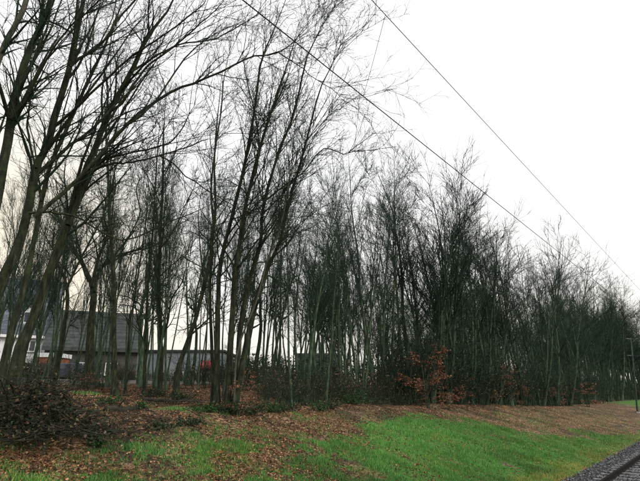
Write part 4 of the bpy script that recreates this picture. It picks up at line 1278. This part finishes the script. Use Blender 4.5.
# long low building
x0 = at(38, 380, 52)[0]; x1 = at(126, 380, 52)[0]
h2 = gable_house('long_building', 'long low building with dark weathered roof behind the crooked trees at left', (x1 - (x1 - x0) * math.cos(0.36), 54.5 - (x1 - x0) * math.sin(0.36), float(gz((x0 + x1) / 2, 53))), 0.36, x1 - x0, 6.4, 4.1, 8.1, 'darkwall', 'roofdark', 12,
                 [(1.0, 2.2, 1.1, 2.4), (3.2, 4.4, 1.1, 2.4), (6.0, 7.2, 1.1, 2.4)], door=(4.9, 5.75), gut='roofdark')
# small brick garage with a white fascia in front of it
x0 = at(33, 380, 48)[0]; x1 = at(53, 380, 48)[0]
gar = empty('brick_garage', (x0, 48, float(gz(x0, 48))), 'small brick garage with white flat fascia right of the white house', 'garage')
Lg = x1 - x0
MB().box(0, Lg, 0, 2.6, -0.5, 2.6).build('wall', M['brickgar'], gar)
MB().box(-0.12, Lg + 0.12, -0.12, 2.7, 2.604, 3.0).build('fascia', M['frame'], gar)
gd = MB().box(0.25, Lg - 0.25, -0.05, -0.003, 0, 2.0).build('garage_door', M['darkwall'], gar)
for k in range(4):
    MB().box(0.25, Lg - 0.25, -0.075, -0.053, 0.06 + 0.5 * k, 0.5 + 0.5 * k - 0.03).build('panel', M['darkwall'], gd)
# pale blue flat building with a red awning
x0 = at(128, 380, 60)[0]; x1 = at(222, 380, 60)[0]
Lb = x1 - x0; zb_ = float(gz((x0 + x1) / 2, 60))
h3 = empty('pale_building', (x0, 60, zb_), 'pale blue-grey flat-roofed building with a red awning beyond the road', 'building')
MB().box(0, Lb, 0, 9, -0.5, 4.7).build('wall', M['plaster_blue'], h3)
MB().box(-0.2, Lb + 0.2, -0.2, 9.2, 4.704, 4.95).build('roof', M['roofdark'], h3)
for k in range(5):
    if k < 4: window(h3, 0.9 + 2.2 * k, 2.2 + 2.2 * k, 1.0, 2.4, -0.003)
aw = MB()
aw.poly([(Lb - 2.6, -0.004, 3.7), (Lb - 0.9, -0.004, 3.7), (Lb - 0.9, -0.9, 3.1), (Lb - 2.6, -0.9, 3.1), (Lb - 2.6, -0.9, 2.7), (Lb - 0.9, -0.9, 2.7), (Lb - 2.6, -0.004, 2.7), (Lb - 0.9, -0.004, 2.7)],
        [(0, 3, 2, 1), (3, 4, 5, 2), (0, 6, 4, 3), (1, 2, 5, 7), (6, 7, 5, 4)])
aw.build('awning', M['red'], h3)
# small brick house
x0 = at(297, 380, 66)[0]; x1 = at(338, 380, 66)[0]
h4 = gable_house('brick_house', 'small far brick house seen between the middle trunks', (x0, 66, float(gz(x0, 66))), 0.0, x1 - x0, 7.0, 3.6, 6.2, 'brickwall', 'roofdark', 8,
                 [(0.7, 1.8, 1.0, 2.2), (3.4, 4.5, 1.0, 2.2)])


# ------------------------------------------------------------------ parked cars on the road
def car(name, label, x, y, rz, paint):
    z = float(gz(x, y)) + 0.245
    root = empty(name, (x, y, z), label, 'car', 'cars parked by the road', rz)
    prof = [(-2.0, 0.30), (-2.05, 0.62), (-1.95, 0.92), (-1.72, 1.02), (-1.35, 1.42), (-0.9, 1.50), (0.15, 1.48), (0.45, 1.36), (1.0, 0.98), (1.75, 0.86), (2.0, 0.68), (2.05, 0.32)]
    v, f = [], []
    k = len(prof)
    ring = []
    for wy in (-0.82, -0.74, 0.74, 0.82):
        for (px_, pz_) in prof:
            inw = 0.16 * max(0, (pz_ - 0.95) / 0.55)
            yy = wy * (1 - inw / 0.82) if abs(wy) > 0.8 else wy * (1 - inw / 0.8)
            zz = pz_ - (0.04 if abs(wy) > 0.8 and pz_ > 0.9 else 0)
            v.append((px_, yy, zz))
    for i in range(3):
        for j in range(k - 1):
            f.append((i * k + j, i * k + j + 1, (i + 1) * k + j + 1, (i + 1) * k + j))
        f.append((i * k + k - 1, i * k, (i + 1) * k, (i + 1) * k + k - 1))
    f.append(tuple(range(k))[::-1]); f.append(tuple(range(3 * k, 4 * k)))
    m = MB(); m.v, m.f = v, f
    m.build('body', M[paint], root)
    for sy in (-1, 1):
        g_ = MB()
        yy = sy * 0.80
        for xa, xb, xc_, xd in ((-1.5, -1.18, -0.45, -0.45), (-0.35, -0.35, 0.32, 0.72)):
            g_.poly([(xa, sy * 0.815, 1.0), (xb, sy * 0.735, 1.40), (xc_, sy * 0.735, 1.40), (xd, sy * 0.815, 1.0)], [(0, 1, 2, 3)])
        g_.build('side_window', M['glass'], root)
        MB().box(1.9, 2.06, sy * 0.62 - 0.14, sy * 0.62 + 0.14, 0.62, 0.76).build('headlight', M['lamp'], root)
        MB().box(-2.07, -1.95, sy * 0.66 - 0.1, sy * 0.66 + 0.1, 0.72, 0.92).build('tail_light', M['taillamp'], root)
        for xw in (-1.25, 1.28):
            n_ = 18
            P = np.array([[(xw, sy * 0.66, 0.31), (xw, sy * 0.70, 0.31), (xw, sy * 0.82, 0.31), (xw, sy * 0.85, 0.31)]])
            t_ = link('wheel', tubes_mesh('wheel', [(P, np.array([[0.05, 0.31, 0.31, 0.24]]), n_)], M['rubber']), root)
            P = np.array([[(xw, sy * 0.80, 0.31), (xw, sy * 0.845, 0.31), (xw, sy * 0.852, 0.31)]])
            link('rim', tubes_mesh('rim', [(P, np.array([[0.22, 0.21, 0.02]]), n_)], M['mast']), t_)
    MB().poly([(0.50, -0.64, 1.36), (0.50, 0.64, 1.36), (1.02, 0.72, 1.0), (1.02, -0.72, 1.0)], [(0, 1, 2, 3)]).build('windscreen', M['glass'], root)
    MB().poly([(-1.38, -0.62, 1.42), (-1.38, 0.62, 1.42), (-1.74, 0.72, 1.05), (-1.74, -0.72, 1.05)], [(0, 3, 2, 1)]).build('rear_window', M['glass'], root)
    return root


car('parked_car', 'dark blue car parked on the road before the long dark-roofed building', ground_x(72, 44), 44.6 - 0.5, 0.05, 'carblue')
car('parked_car', 'black car parked behind the blue one, nearer the white house', ground_x(22, 44), 44.2, 0.05, 'carblack')

# small white sign plate on a stake beside the copper bush
sx, sy_ = ground_x(420.5, 27.0), 27.0
sg = empty('marker_sign', (sx, sy_, float(gz(sx, sy_))), 'small white plate on a stake beside the large copper bush', 'sign')
zt = at(420, 384, sy_)[2] - float(gz(sx, sy_))
MB().box(-0.02, 0.02, -0.02, 0.02, -0.2, zt + 0.05).build('stake', M['deadwood'], sg)
MB().box(-0.15, 0.15, -0.034, -0.022, zt - 0.06, zt + 0.1).build('plate', M['frame'], sg)
